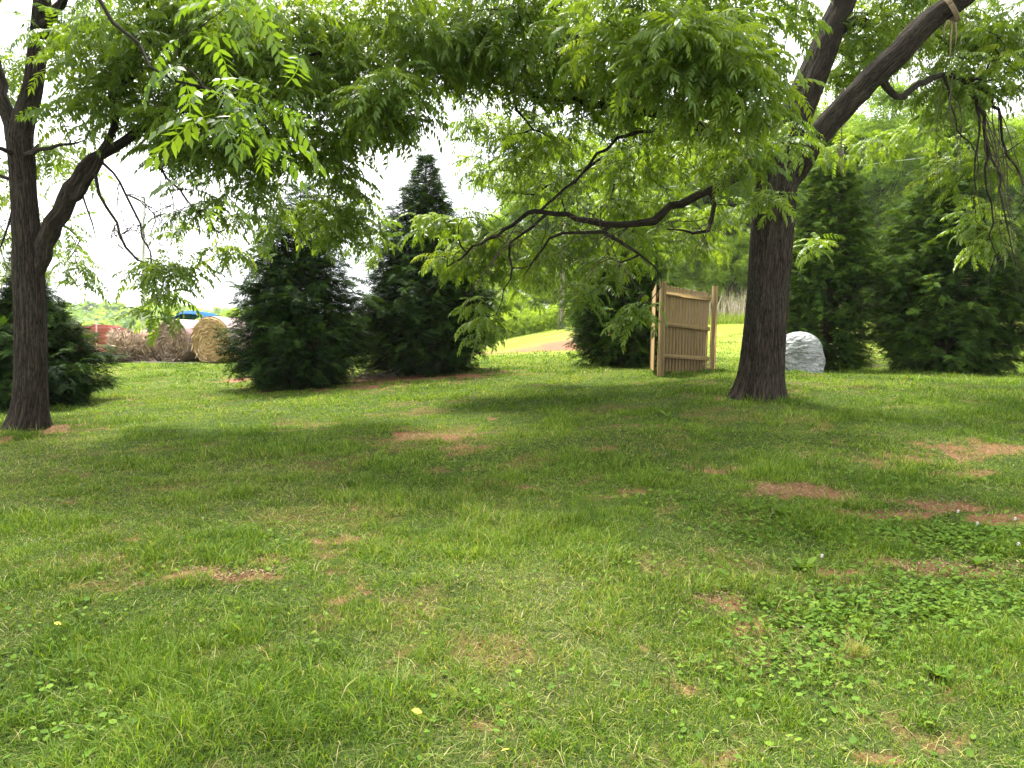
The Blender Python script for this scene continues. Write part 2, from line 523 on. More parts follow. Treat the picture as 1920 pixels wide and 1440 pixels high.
# ------------------------------------------------------------------ grass
def blades(x, y, h, w, lean, az, var, dry, name, label, mat, seg=2, z=None):
    n = len(x)
    if z is None: z = H(x, y)
    # blade: base pair, middle pair, tip; bending towards az
    dx, dy = np.cos(az), np.sin(az)
    sx, sy = -dy, dx
    fz = rng.random(n) * 6.28
    sx, sy = np.cos(fz), np.sin(fz)
    V = np.zeros((n, 5, 3))
    k1, k2 = .45, 1.0
    for i, (t, ww) in enumerate(((0, 1), (0, -1), (.55, .75), (.55, -.75), (1, 0))):
        off = lean * h * t ** 1.8
        V[:, i, 0] = x + dx * off + sx * w * ww * .5
        V[:, i, 1] = y + dy * off + sy * w * ww * .5
        V[:, i, 2] = z - .004 + h * (t - .38 * lean * t ** 2.2)
    b = np.arange(n)[:, None] * 5
    Qf = b + np.array([[0, 1, 3, 2]]); Tf = b + np.array([[2, 3, 4]])
    me = np_mesh(name, V.reshape(-1, 3), [Qf, Tf], [mat], True,
                 {'var': ('FLOAT', np.repeat(var, 5)), 'dry': ('FLOAT', np.repeat(dry, 5))})
    return tag(mobj(name, me), label, 'grass', kind='stuff')

def scatter(d0, d1, dens, margin=1.3, half=.72):
    A = 2 * (half * d1 + margin) * (d1 - d0)
    n = int(A * dens)
    y = rng.uniform(d0, d1, n); x = rng.uniform(-1, 1, n) * (half * d1 + margin)
    k = np.abs(x) < half * y + margin
    return x[k], y[k]

def clump_height(x, y):
    n = fbm(x * 1.6, y * 1.6, 91, 3); n2 = vn(x * 6, y * 6, 14)
    n3 = fbm(x * 14, y * 14, 15, 2)
    return (.5 + 1.2 * sstep(.5, .75, n) + .8 * sstep(.55, .95, n2)) * (.45 + 1.2 * n3)

XS, YS, HS, WS, LS, VS, DS = [], [], [], [], [], [], []
for d0, d1, dens, w0 in ((1.7, 4, 15000, .0046), (4, 7, 10000, .0054), (7, 11, 4600, .0065), (11, 16, 2300, .010), (16, 24, 900, .017), (24, 34, 150, .03)):
    x, y = scatter(d0, d1, dens)
    b = bare(x, y)
    k = rng.random(len(x)) < (1 - b) ** 1.1 * .96 + .04 * (.55 + .45 * sstep(.3, .6, fbm(x * 2.3, y * 2.3, 3, 3)))
    x, y, b = x[k], y[k], b[k]
    ch = clump_height(x, y)
    h = rng.gamma(6, .0062, len(x)) * ch * (1 - .4 * b)
    dr = dryness(x, y)
    lone = (rng.random(len(x)) < .012)
    h = np.where(lone, h * 2.2, h)
    XS.append(x); YS.append(y); HS.append(np.clip(h, .012, .22)); WS.append(w0 * rng.uniform(.6, 1.3, len(x)))
    LS.append(rng.beta(2.2, 1.6, len(x)) * 1.5)
    gn = fbm(x * .9, y * .9, 111, 3)
    VS.append(np.clip(rng.normal(.10, .34, len(x)) + gn * .8, 0, 1))
    DS.append((rng.random(len(x)) < dr * .75 + .05) * rng.uniform(.5, 1, len(x)))
X_, Y_ = np.concatenate(XS), np.concatenate(YS)
print('blades', len(X_))
blades(X_, Y_, np.concatenate(HS), np.concatenate(WS), np.concatenate(LS), rng.uniform(0, 6.28, len(X_)),
       np.concatenate(VS), np.concatenate(DS), 'grass', 'short patchy green lawn grass growing over red soil', M['grass'])

x, y = scatter(1.7, 9, 900)
k = rng.random(len(x)) < (.35 + 1.2 * dryness(x, y) + .6 * bare(x, y)); x, y = x[k], y[k]; n = len(x)
blades(x, y, rng.uniform(.03, .09, n), rng.uniform(.0025, .0045, n), rng.uniform(1.2, 2.2, n), rng.uniform(0, 6.28, n), rng.random(n), rng.uniform(.7, 1, n), 'dead_grass_stems', 'thin straw coloured dead stems lying through the lawn', M['grass'])

# taller tufts of darker grass
tx, ty = [], []
for px, py, rx, ry, n in ((1090, 1000, 110, 45, 60), (900, 930, 130, 20, 30), (280, 1250, 140, 60, 45), (1480, 880, 80, 12, 20), (1650, 900, 90, 14, 20), (1300, 1180, 120, 50, 20),
                          (500, 830, 200, 20, 25), (90, 1100, 90, 60, 25), (1800, 1280, 160, 90, 34), (1250, 1330, 260, 80, 34), (1430, 752, 60, 4, 22), (1700, 770, 200, 25, 30),
                          (60, 820, 60, 6, 8), (1280, 700, 60, 4, 14), (1650, 699, 250, 3, 40), (1250, 870, 150, 15, 18), (700, 1180, 300, 100, 25)):
    for k in range(n):
        p = gp(px + rx * rng.normal() * .6, min(max(py + ry * rng.normal() * .6, 690), 1436)); tx.append(p[0]); ty.append(p[1])
tx, ty = np.array(tx), np.array(ty)
nb = 26
X_ = np.repeat(tx, nb) + rng.normal(0, .08, len(tx) * nb); Y_ = np.repeat(ty, nb) + rng.normal(0, .08, len(tx) * nb)
n = len(X_)
blades(X_, Y_, rng.gamma(5, .016, n), rng.uniform(.7, 1.2, n) * np.maximum(.0036, Y_ * .0008), rng.beta(2, 2.5, n), rng.uniform(0, 6.28, n),
       np.clip(np.repeat(rng.uniform(0, .7, len(tx)), nb) + rng.normal(0, .15, n), 0, 1), (rng.random(n) < .06) * .8,
       'tall_grass_tufts', 'taller darker tufts of grass dotted over the lawn', M['grass'])

# low leafy clover
def clover(name, label, spots, size, hgt, mat, lobes=3):
    px_ = []
    for px, py, rx, ry, n in spots:
        for k in range(n):
            p = gp(px + rx * rng.normal() * .55, min(max(py + ry * rng.normal() * .6, 780), 1437)); px_.append(p[:2])
    P = np.array(px_)
    mult = 3 if lobes == 3 else 1
    P = np.repeat(P, mult, 0) + rng.normal(0, .07, (len(P) * mult, 2))
    n = len(P)
    z = H(P[:, 0], P[:, 1]); hh = rng.uniform(.15, 1, n) * hgt
    V = []; var = []; Q4 = []; T3 = []; c = 0
    Vs = []; fac = []
    base_s = size * rng.uniform(.6, 1.25, n)
    va = rng.uniform(0, 1, n); az = rng.uniform(0, 6.28, n); tilt = rng.normal(0, .3, (n, 2))
    ang = np.linspace(0, 2 * np.pi, 6, endpoint=False)
    for L in range(lobes):
        a0 = az + L * 2 * np.pi / 3
        cx = P[:, 0] + np.cos(a0) * base_s * .55 * (lobes > 1); cy2 = P[:, 1] + np.sin(a0) * base_s * .55 * (lobes > 1)
        r = base_s * .52
        ring = np.stack([cx[:, None] + r[:, None] * np.cos(ang + 0) , cy2[:, None] + r[:, None] * np.sin(ang),
                         np.zeros((n, 6))], -1)
        dz = (ring[..., 0] - P[:, :1]) * tilt[:, :1] + (ring[..., 1] - P[:, 1:2]) * tilt[:, 1:2]
        ring[..., 2] = (z + hh)[:, None] + dz
        cen = np.stack([cx, cy2, z + hh - r * .15 + ((cx - P[:, 0]) * tilt[:, 0] + (cy2 - P[:, 1]) * tilt[:, 1])], -1)
        blk = np.concatenate([ring, cen[:, None]], 1)
        b = c + np.arange(n)[:, None] * 7
        for k in range(6):
            fac.append(b + np.array([[6, k, (k + 1) % 6]]))
        Vs.append(blk.reshape(-1, 3)); var.append(np.repeat(va, 7)); c += n * 7
    # stalks
    st = np.zeros((n, 3, 3)); st[:, 0] = np.stack([P[:, 0] - .001, P[:, 1], z], -1); st[:, 1] = np.stack([P[:, 0] + .001, P[:, 1], z], -1)
    st[:, 2] = np.stack([P[:, 0], P[:, 1], z + hh], -1)
    fac.append(c + np.arange(n)[:, None] * 3 + np.array([[0, 1, 2]])); Vs.append(st.reshape(-1, 3)); var.append(np.repeat(va * .4, 3))
    me = np_mesh(name, np.concatenate(Vs), fac, [mat], False, {'var': ('FLOAT', np.concatenate(var))})
    return tag(mobj(name, me), label, 'ground cover', kind='stuff')
clover('clover', 'green clover patches spreading over the right side of the lawn',
       ((1800, 1130, 220, 60, 560), (1560, 1150, 200, 60, 190), (1820, 1010, 170, 26, 520), (1560, 1000, 180, 40, 260), (1500, 1270, 250, 60, 90), (1400, 980, 80, 30, 90), (1500, 1200, 160, 60, 120),
        (1250, 940, 120, 20, 60), (1330, 1090, 60, 20, 40), (900, 1330, 100, 40, 14), (1150, 1050, 80, 30, 40), (1700, 900, 150, 20, 120), (500, 1010, 160, 20, 40), (1600, 850, 200, 20, 80)),
       .0145, .05, M['clover'])
clover('broad_weeds', 'pale heart shaped weed leaves scattered through the near grass',
       ((130, 1250, 130, 120, 130), (300, 1080, 160, 30, 60), (100, 1350, 120, 70, 80), (480, 1300, 90, 40, 60), (500, 1200, 200, 60, 25), (1450, 1150, 150, 50, 40), (800, 1200, 500, 200, 60), (1500, 1350, 350, 80, 40),
        (200, 950, 200, 40, 60), (900, 870, 400, 30, 60)),
       .027, .045, M['clover'], 1)

# dead leaves, bits of straw lying on the turf
def litter(name, label, spots, mat, ln, wd, mult=1, up=.012):
    pts = []
    for px, py, rx, ry, n in spots:
        for k in range(n):
            a = rng.uniform(0, 6.28); q = math.sqrt(rng.random())
            p = gp(px + rx * q * math.cos(a), min(py + ry * q * math.sin(a), 1437)); pts.append(p[:2])
    P = np.repeat(np.array(pts), mult, 0); P = P + rng.normal(0, .06 if mult > 1 else .001, P.shape)
    n = len(P); az = rng.uniform(0, 6.28, n); L = rng.uniform(.5, 1.4, n) * ln; w = rng.uniform(.6, 1.3, n) * wd
    z = H(P[:, 0], P[:, 1]) + rng.uniform(.002, up, n); dz = rng.normal(0, .2, n)
    V = np.zeros((n, 4, 3))
    for i, (a, b) in enumerate(((-.5, 0), (0, -.5), (.5, 0), (0, .5))):
        V[:, i, 0] = P[:, 0] + np.cos(az) * a * L - np.sin(az) * b * w
        V[:, i, 1] = P[:, 1] + np.sin(az) * a * L + np.cos(az) * b * w
        V[:, i, 2] = z + a * L * dz + (abs(b) > 0) * .3 * w
    me = np_mesh(name, V.reshape(-1, 3), [np.arange(n)[:, None] * 4 + np.array([[0, 1, 2, 3]])], [mat], False,
                 {'var': ('FLOAT', np.repeat(rng.random(n), 4))})
    return tag(mobj(name, me), label, 'litter', kind='stuff')
def litter_mat():
    m = NT('dead_leaf')
    return m.done(m.bsdf(m.ramp(m.attr('var'), [(0, (.10, .06, .04)), (.5, (.24, .16, .10)), (1, (.44, .34, .22))]), .9, .1))
M['litter'] = litter_mat()
litter('leaf_litter', 'dry brown leaf litter and straw bits on bare soil',
       ((1500, 920, 120, 15, 60), (1700, 950, 200, 22, 110), (820, 820, 100, 14, 70), (430, 1075, 120, 18, 60), (1800, 1065, 150, 15, 80), (1400, 748, 100, 8, 90),
        (60, 812, 110, 12, 60), (700, 712, 200, 14, 160), (1345, 1120, 60, 25, 40), (1600, 1180, 300, 100, 60), (1300, 900, 500, 60, 60)),
       M['litter'], .035, .007, 4)
litter('soil_crumbs', 'crumbs of red brown soil and small stones on the bare spots', tuple((px, py, rx * .9, ry * .9, int(26 + rx * .5)) for px, py, rx, ry, st in PATCH if 780 < py < 1200 and st >= .8),
       plain('soil_crumb', (.18, .105, .065), .95, .1, 30, .5), .016, .014, 3, .008)

# ================================================================== TREES
def build_tree(skel, targets, tip_r=.0045, pw=2.35, seg=.28, seed=1, droop=.06, wig=.05):
    """skel: list of polylines [(pt, r)...] (first is the trunk); targets (n,3) shoot tips. returns nodes, parents, radii, tips"""
    g = np.random.default_rng(seed)
    P = []; par = []; rad0 = []; main = []
    for li, line in enumerate(skel):
        pts = np.array([p for p, r in line], float); rs = np.array([r for p, r in line], float)
        # catmull-rom resample
        L = np.concatenate([[0], np.cumsum(np.linalg.norm(np.diff(pts, axis=0), axis=1))])
        m = max(3, int(L[-1] / .15))
        t = np.linspace(0, L[-1], m)
        ext = np.concatenate([[2 * pts[0] - pts[1]], pts, [2 * pts[-1] - pts[-2]]])
        Pn = []
        for tt in t:
            k = min(max(np.searchsorted(L, tt, 'right') - 1, 0), len(pts) - 2)
            u = (tt - L[k]) / max(L[k + 1] - L[k], 1e-6)
            a, b, c, d = ext[k], ext[k + 1], ext[k + 2], ext[k + 3]
            Pn.append(.5 * ((2 * b) + (-a + c) * u + (2 * a - 5 * b + 4 * c - d) * u * u + (-a + 3 * b - 3 * c + d) * u ** 3))
        Pn = np.array(Pn); rn = np.interp(t, L, rs)
        if li > 0:
            Pn[1:-1] += g.normal(0, .018, Pn[1:-1].shape) * np.clip(1.5 - rn[1:-1, None] * 6, .2, 1)
        if li == 0: p0 = -1
        else:
            A = np.array(P); p0 = int(np.argmin(((A - Pn[0]) ** 2).sum(1)))
        for k in range(m):
            if li > 0 and k == 0:
                continue
            par.append(p0); P.append(Pn[k]); rad0.append(rn[k]); main.append(li)
            p0 = len(P) - 1
    ns = len(P)
    A = np.zeros((ns + len(targets) * 40, 3)); A[:ns] = P
    n = ns
    isk = np.array(rad0)
    pen = np.zeros(len(A)); pen[:ns] = np.clip(isk - .05, 0, 1) * 6
    pen[:ns][np.array(main) == 0] += 1.2
    d0 = np.array([np.min(np.linalg.norm(A[:ns] - t, axis=1)) for t in targets])
    tips = []
    for ti in np.argsort(d0):
        t = targets[ti]
        d = np.linalg.norm(A[:n] - t, axis=1)
        s = int(np.argmin(d + pen[:n]))
        a = A[s].copy(); dist = d[s]
        if dist < .12: t = t + g.normal(0, .12, 3); dist = np.linalg.norm(t - a)
        m = max(2, int(dist / seg) + 1)
        pd = A[s] - A[par[s]] if par[s] >= 0 else np.array([0, 0, 1.])
        pd = pd / (np.linalg.norm(pd) + 1e-9)
        ctrlp = a + (t - a) * .45 + pd * dist * .22 + np.array([0, 0, droop * dist])
        prev = s; chain = []
        for k in range(1, m + 1):
            u = k / m
            q = (1 - u) ** 2 * a + 2 * u * (1 - u) * ctrlp + u * u * t
            if k < m: q = q + g.normal(0, wig, 3) * min(1, dist)
            A[n] = q; pen[n] = 0.02; par.append(prev); rad0.append(0); main.append(-1); prev = n; n += 1
            chain.append(q)
        tips.append((prev, t, s))
    A = A[:n]
    acc = np.zeros(n)
    for (k, _, _) in tips: acc[k] += tip_r ** pw
    for k in range(n - 1, 0, -1):
        if acc[k] == 0: acc[k] = (tip_r * .8) ** pw
        acc[par[k]] += acc[k]
    rad = acc ** (1 / pw)
    rad0 = np.array(rad0)
    rad[:ns] = rad0[:ns]
    for k in range(ns, n):
        rad[k] = min(rad[k], rad[par[k]] * .85)
    return A, np.array(par), rad, np.array(main), tips

def chains(A, par, rad, main):
    n = len(A); kids = [[] for _ in range(n)]
    for k in range(n):
        if par[k] >= 0: kids[par[k]].append(k)
    out = []
    stack = [0]; start = {0: None}
    todo = [(0, None)]
    while todo:
        k, p = todo.pop()
        ch = [] if p is None else [p]
        cur = k; mn = main[k]
        while True:
            ch.append(cur)
            nx = [c for c in kids[cur]]
            if not nx: break
            same = [c for c in nx if main[c] == mn] if mn >= 0 else nx
            if mn >= 0 and not same: 
                for c in nx: todo.append((c, cur))
                break
            b = max(same, key=lambda c: rad[c])
            for c in nx:
                if c != b: todo.append((c, cur))
            cur = b
        out.append((mn, ch))
    return out

# compound walnut leaf: rachis along +X, leaflets hanging to the sides
def compound(seed, pairs=8, length=.40, ll=.098, lw=.036, simple=False, droop=.55, fine=False):
    g = random.Random(seed)
    V = []; T = []
    def rach(t):
        return np.array([length * (t - .12 * t ** 3), .015 * math.sin(t * 5 + seed), .05 * t - droop * length * t ** 2.2])
    N = 6
    w = .0022
    for k in range(N):
        p = rach(k / (N - 1))
        V += [p + [0, w, 0], p + [0, -w, 0]]
    for k in range(N - 1):
        a = 2 * k; T += [[a, a + 1, a + 3], [a, a + 3, a + 2]]
    items = []
    for k in range(pairs):
        t = .2 + .76 * k / (pairs - 1)
        for s in (-1, 1):
            items.append((t + g.uniform(-.02, .02), s * (70 - 22 * t + g.uniform(-9, 9)), 1 - .45 * abs(t - .55)))
    items.append((1.0, g.uniform(-12, 12), .9))
    for t, ang, sc in items:
        p = rach(min(t, 1)); q = rach(min(t, 1) - .03)
        d = p - q; d /= np.linalg.norm(d)
        a = math.radians(ang)
        side = np.array([0, 1, 0.])
        o = d * math.cos(a) + side * math.sin(a)
        o = o + np.array([0, 0, -.15 - g.uniform(0, .4)]); o /= np.linalg.norm(o)
        L = ll * sc * g.uniform(.85, 1.1); wd = lw * sc * g.uniform(.85, 1.15)
        up = np.cross(o, np.cross(np.array([0, 0, 1.]), o)); up /= np.linalg.norm(up) + 1e-9
        sd_ = np.cross(o, up)
        sd_ = sd_ * math.cos(g.uniform(-.4, .4)) + up * math.sin(g.uniform(-.5, .5))
        b = len(V)
        if fine:
            st = [(0, .0), (.1, .5), (.25, .92), (.42, 1), (.6, .78), (.8, .38), (1, 0)]
            curl = g.uniform(.02, .12) * L
            for (tt_, w_) in st:
                c_ = p + o * L * tt_ - np.array([0, 0, curl * tt_ ** 2])
                V += [c_ + sd_ * wd * .5 * w_ + up * wd * .14 * w_, c_, c_ - sd_ * wd * .5 * w_ + up * wd * .14 * w_]
            for q_ in range(6):
                for e_ in (0, 1):
                    i0 = b + q_ * 3 + e_
                    T += [[i0, i0 + 1, i0 + 4], [i0, i0 + 4, i0 + 3]]
        elif simple:
            V += [p, p + o * L * .42 + sd_ * wd * .55, p + o * L - np.array([0, 0, .012]), p + o * L * .42 - sd_ * wd * .55]
            T += [[b, b + 1, b + 2], [b, b + 2, b + 3]]
        else:
            mid = p + o * L * .38 - up * wd * .12
            V += [p, p + o * L * .36 + sd_ * wd * .5 + up * wd * .12, mid, p + o * L * .36 - sd_ * wd * .5 + up * wd * .12,
                  p + o * L * .74 + sd_ * wd * .27 - np.array([0, 0, .006]), p + o * L * .74 - sd_ * wd * .27 - np.array([0, 0, .006]), p + o * L - np.array([0, 0, .018])]
            T += [[b, b + 1, b + 2], [b, b + 2, b + 3], [b + 2, b + 1, b + 4], [b + 2, b + 4, b + 5], [b + 2, b + 5, b + 3], [b + 4, b + 6, b + 5]]
    return np.array(V), np.array(T)

def rotm(az, pitch, roll):
    ca, sa, cp, sp, cr, sr = np.cos(az), np.sin(az), np.cos(pitch), np.sin(pitch), np.cos(roll), np.sin(roll)
    z = np.zeros_like(ca); o = np.ones_like(ca)
    Rz = np.stack([np.stack([ca, -sa, z], -1), np.stack([sa, ca, z], -1), np.stack([z, z, o], -1)], -2)
    Ry = np.stack([np.stack([cp, z, -sp], -1), np.stack([z, o, z], -1), np.stack([sp, z, cp], -1)], -2)
    Rx = np.stack([np.stack([o, z, z], -1), np.stack([z, cr, -sr], -1), np.stack([z, sr, cr], -1)], -2)
    return Rz @ Ry @ Rx

def stamp(temps, pos, Rm, sc, var, mat, name):
    """many copies of template leaves joined as one crown mesh"""
    k = rng.integers(0, len(temps), len(pos))
    Vs, Ts, vs = [], [], []; c = 0
    for t, (TV, TT) in enumerate(temps):
        m = k == t
        n = int(m.sum())
        if not n: continue
        V = np.einsum('nij,vj->nvi', Rm[m], TV) * sc[m][:, None, None] + pos[m][:, None, :]
        Vs.append(V.reshape(-1, 3).astype(np.float32))
        Ts.append((TT[None] + (np.arange(n) * len(TV))[:, None, None] + c).reshape(-1, TT.shape[1]))
        vv = np.repeat(var[m], len(TV)); vs.append(vv)
        c += n * len(TV)
    V = np.concatenate(Vs); var_ = np.clip(np.concatenate(vs), 0, 1)
    return np_mesh(name, V, [np.concatenate(Ts)], [mat], False, {'var': ('FLOAT', var_)})

CL = [compound(s, pairs=random.Random(s).choice((7, 8, 8, 9)), droop=.35 + .09 * (s % 5)) for s in range(9)]
CLn = [compound(s, pairs=7, droop=.4 + .1 * (s % 4), fine=True, lw=.033) for s in range(20, 26)]
CLs = [compound(s, pairs=7, simple=True, lw=.036, droop=.35 + .1 * (s % 4)) for s in range(5)]

def blob_pts(blobs, seed):
    g = np.random.default_rng(seed); out = []
    for px, py, Y, rx, ry, rY, n in blobs:
        n = max(3, int(n * (1.0 if py < 300 else .85)))
        c = at(px, py, Y)
        v = g.normal(size=(n, 3)); v /= np.linalg.norm(v, axis=1, keepdims=True)
        v *= (g.random((n, 1)) ** .42)
        out.append(c + v * np.array([rx / F * Y, rY, ry / F * Y]))
    return np.concatenate(out)

def ell_pts(c, r, n, seed, zmin=None):
    g = np.random.default_rng(seed)
    v = g.normal(size=(n, 3)); v /= np.linalg.norm(v, axis=1, keepdims=True)
    v *= (.35 + .65 * g.random((n, 1)) ** .5)
    p = np.array(c) + v * np.array(r)
    if zmin is not None: p[:, 2] = np.where(p[:, 2] < zmin, 2 * zmin - p[:, 2], p[:, 2])
    return p

def frame_up(p):
    """photo row of each world point"""
    d = (p - EYE) @ CR
    return 720 - F * d[:, 1] / -d[:, 2], 960 + F * d[:, 0] / -d[:, 2]

def walnut(base, label, skel, vis, up, seed, flare=1.0, leaves=6, rough=.14, lsc=1.0, hires=True, bares=None):
    root = empty('walnut_tree', base, label, 'tree', 'walnut trees shading the lawn')
    B = np.array(base)
    targets = np.concatenate([vis, up]) if len(up) else vis
    nv = len(vis)
    A, par, rad, main, tips = build_tree(skel, targets, seed=seed)
    ch = chains(A, par, rad, main)
    tw = MB()
    for mn, c in ch:
        if len(c) < 2: continue
        P = A[c]; r = rad[c].copy()
        if mn != main[c[0]] or mn < 0: r[0] = min(r[0], r[1] * 1.35)
        if mn == 0:
            mb = MB()
            zb = P[0][2]
            fl = lambda L, th: 1 + flare * .50 * np.exp(-L / .22) * (1 + .45 * np.sin(th * 5 + seed) + .3 * np.sin(th * 3 + 1.3 * seed)) + .03 * np.sin(th * 3 + L * 1.3)
            # fine resample for the bark relief
            L = np.concatenate([[0], np.cumsum(np.linalg.norm(np.diff(P, axis=0), axis=1))])
            t = np.arange(0, L[-1], .03)
            Pf = np.stack([np.interp(t, L, P[:, i]) for i in range(3)], 1)
            mb.tube(Pf - B, np.interp(t, L, r), 130 if hires else 16, rough=rough, seed=seed, flare=fl)
            mb.obj('trunk', M['bark'], root, True)
        elif mn > 0:
            mb = MB()
            r0 = r.copy(); 
            mb.tube(P - B, r0, 28 if r.max() > .05 else 10, rough=rough * 1.3, seed=seed + mn)
            mb.obj('limb', M['bark'], root, True)
        else:
            tw.tube(P - B, r, 6 if r.max() > .012 else 4, cap=False, seed=seed)
    tw.obj('twigs', M['twig'], root, True)
    if bares:
        g2 = np.random.default_rng(seed + 50); bt = MB(); allp = A
        for (px, py, Y, ex, ey, dY, sx, sy, cnt) in bares:
            for q in range(cnt):
                a = at(px + g2.normal(0, sx * .4), py + g2.normal(0, sy * .3), Y)
                a = allp[np.argmin(((allp - a) ** 2).sum(1))]
                b_ = at(ex + g2.normal(0, sx), ey + g2.normal(0, sy), Y + dY + g2.normal(0, .3))
                mid = (a + b_) / 2 + np.array([g2.normal(0, .15), g2.normal(0, .1), .12])
                t = np.linspace(0, 1, 12)[:, None]
                P = (1 - t) ** 2 * a + 2 * t * (1 - t) * mid + t * t * b_ + np.cumsum(g2.normal(0, .016, (12, 3)), 0) * (t > 0)
                bt.tube(P - B, np.linspace(.008, .0025, 12), 5, cap=False)
                for f in range(4):
                    k = g2.integers(3, 11); d = g2.normal(0, 1, 3); d[2] = -abs(d[2]); d /= np.linalg.norm(d); L = g2.uniform(.15, .5)
                    bt.tube(np.array([P[k], P[k] + d * L * .5 + g2.normal(0, .03, 3), P[k] + d * L + np.array([0, 0, -.08])]) - B, [.006, .004, .002], 4, cap=False)
        bt.obj('bare_twigs', M['twig3'], root, True)
    # leaves round every shoot
    pos = []; az = []; pit = []; hi = []; vv = []
    g = np.random.default_rng(seed + 5)
    vset = {tuple(np.round(v, 5)) for v in vis}
    for (k, t, s) in tips:
        isv = tuple(np.round(t, 5)) in vset
        nl = leaves if isv else leaves
        p1 = A[k]; p0 = A[par[k]]; d = p1 - p0; L = np.linalg.norm(d); d = d / (L + 1e-9)
        a0 = g.uniform(0, 6.28); tv = g.normal(0, .13)
        for i in range(nl):
            u = (i + .5) / nl
            q = p0 + (p1 - p0) * (.15 + .85 * u)
            a = a0 + i * 2.4
            dirv = np.array([math.cos(a), math.sin(a), 0]) * 1.0 + d * (.5 + .5 * u)
            pos.append(q); az.append(math.atan2(dirv[1], dirv[0])); pit.append(g.normal(-.05, .35)); hi.append(isv); vv.append((.5 if seed != 15 else .22) + tv + g.normal(0, .13))
    pos = np.array(pos); az = np.array(az); pit = np.array(pit); hi = np.array(hi); vv = np.array(vv)
    Rm = rotm(az, pit, g.normal(0, .35, len(az)))
    sc = g.uniform(.65, 1.08, len(az)) * lsc
    me = stamp(CLn if seed == 15 else CL, pos[hi] - B, Rm[hi], sc[hi], vv[hi], M['walnut'], 'crown')
    mobj('crown', me, root)
    if (~hi).any():
        me = stamp(CLs, pos[~hi] - B, Rm[~hi], sc[~hi] * 1.15, vv[~hi], M['walnut'], 'upper_crown')
        mobj('upper_crown', me, root)
    return root

def L3(pts):
    """[(px, py, Y, width_px)...] -> [(point, radius)...]"""
    return [(at(px, py, Y), w * .93 / F * Y / 2) for px, py, Y, w in pts]

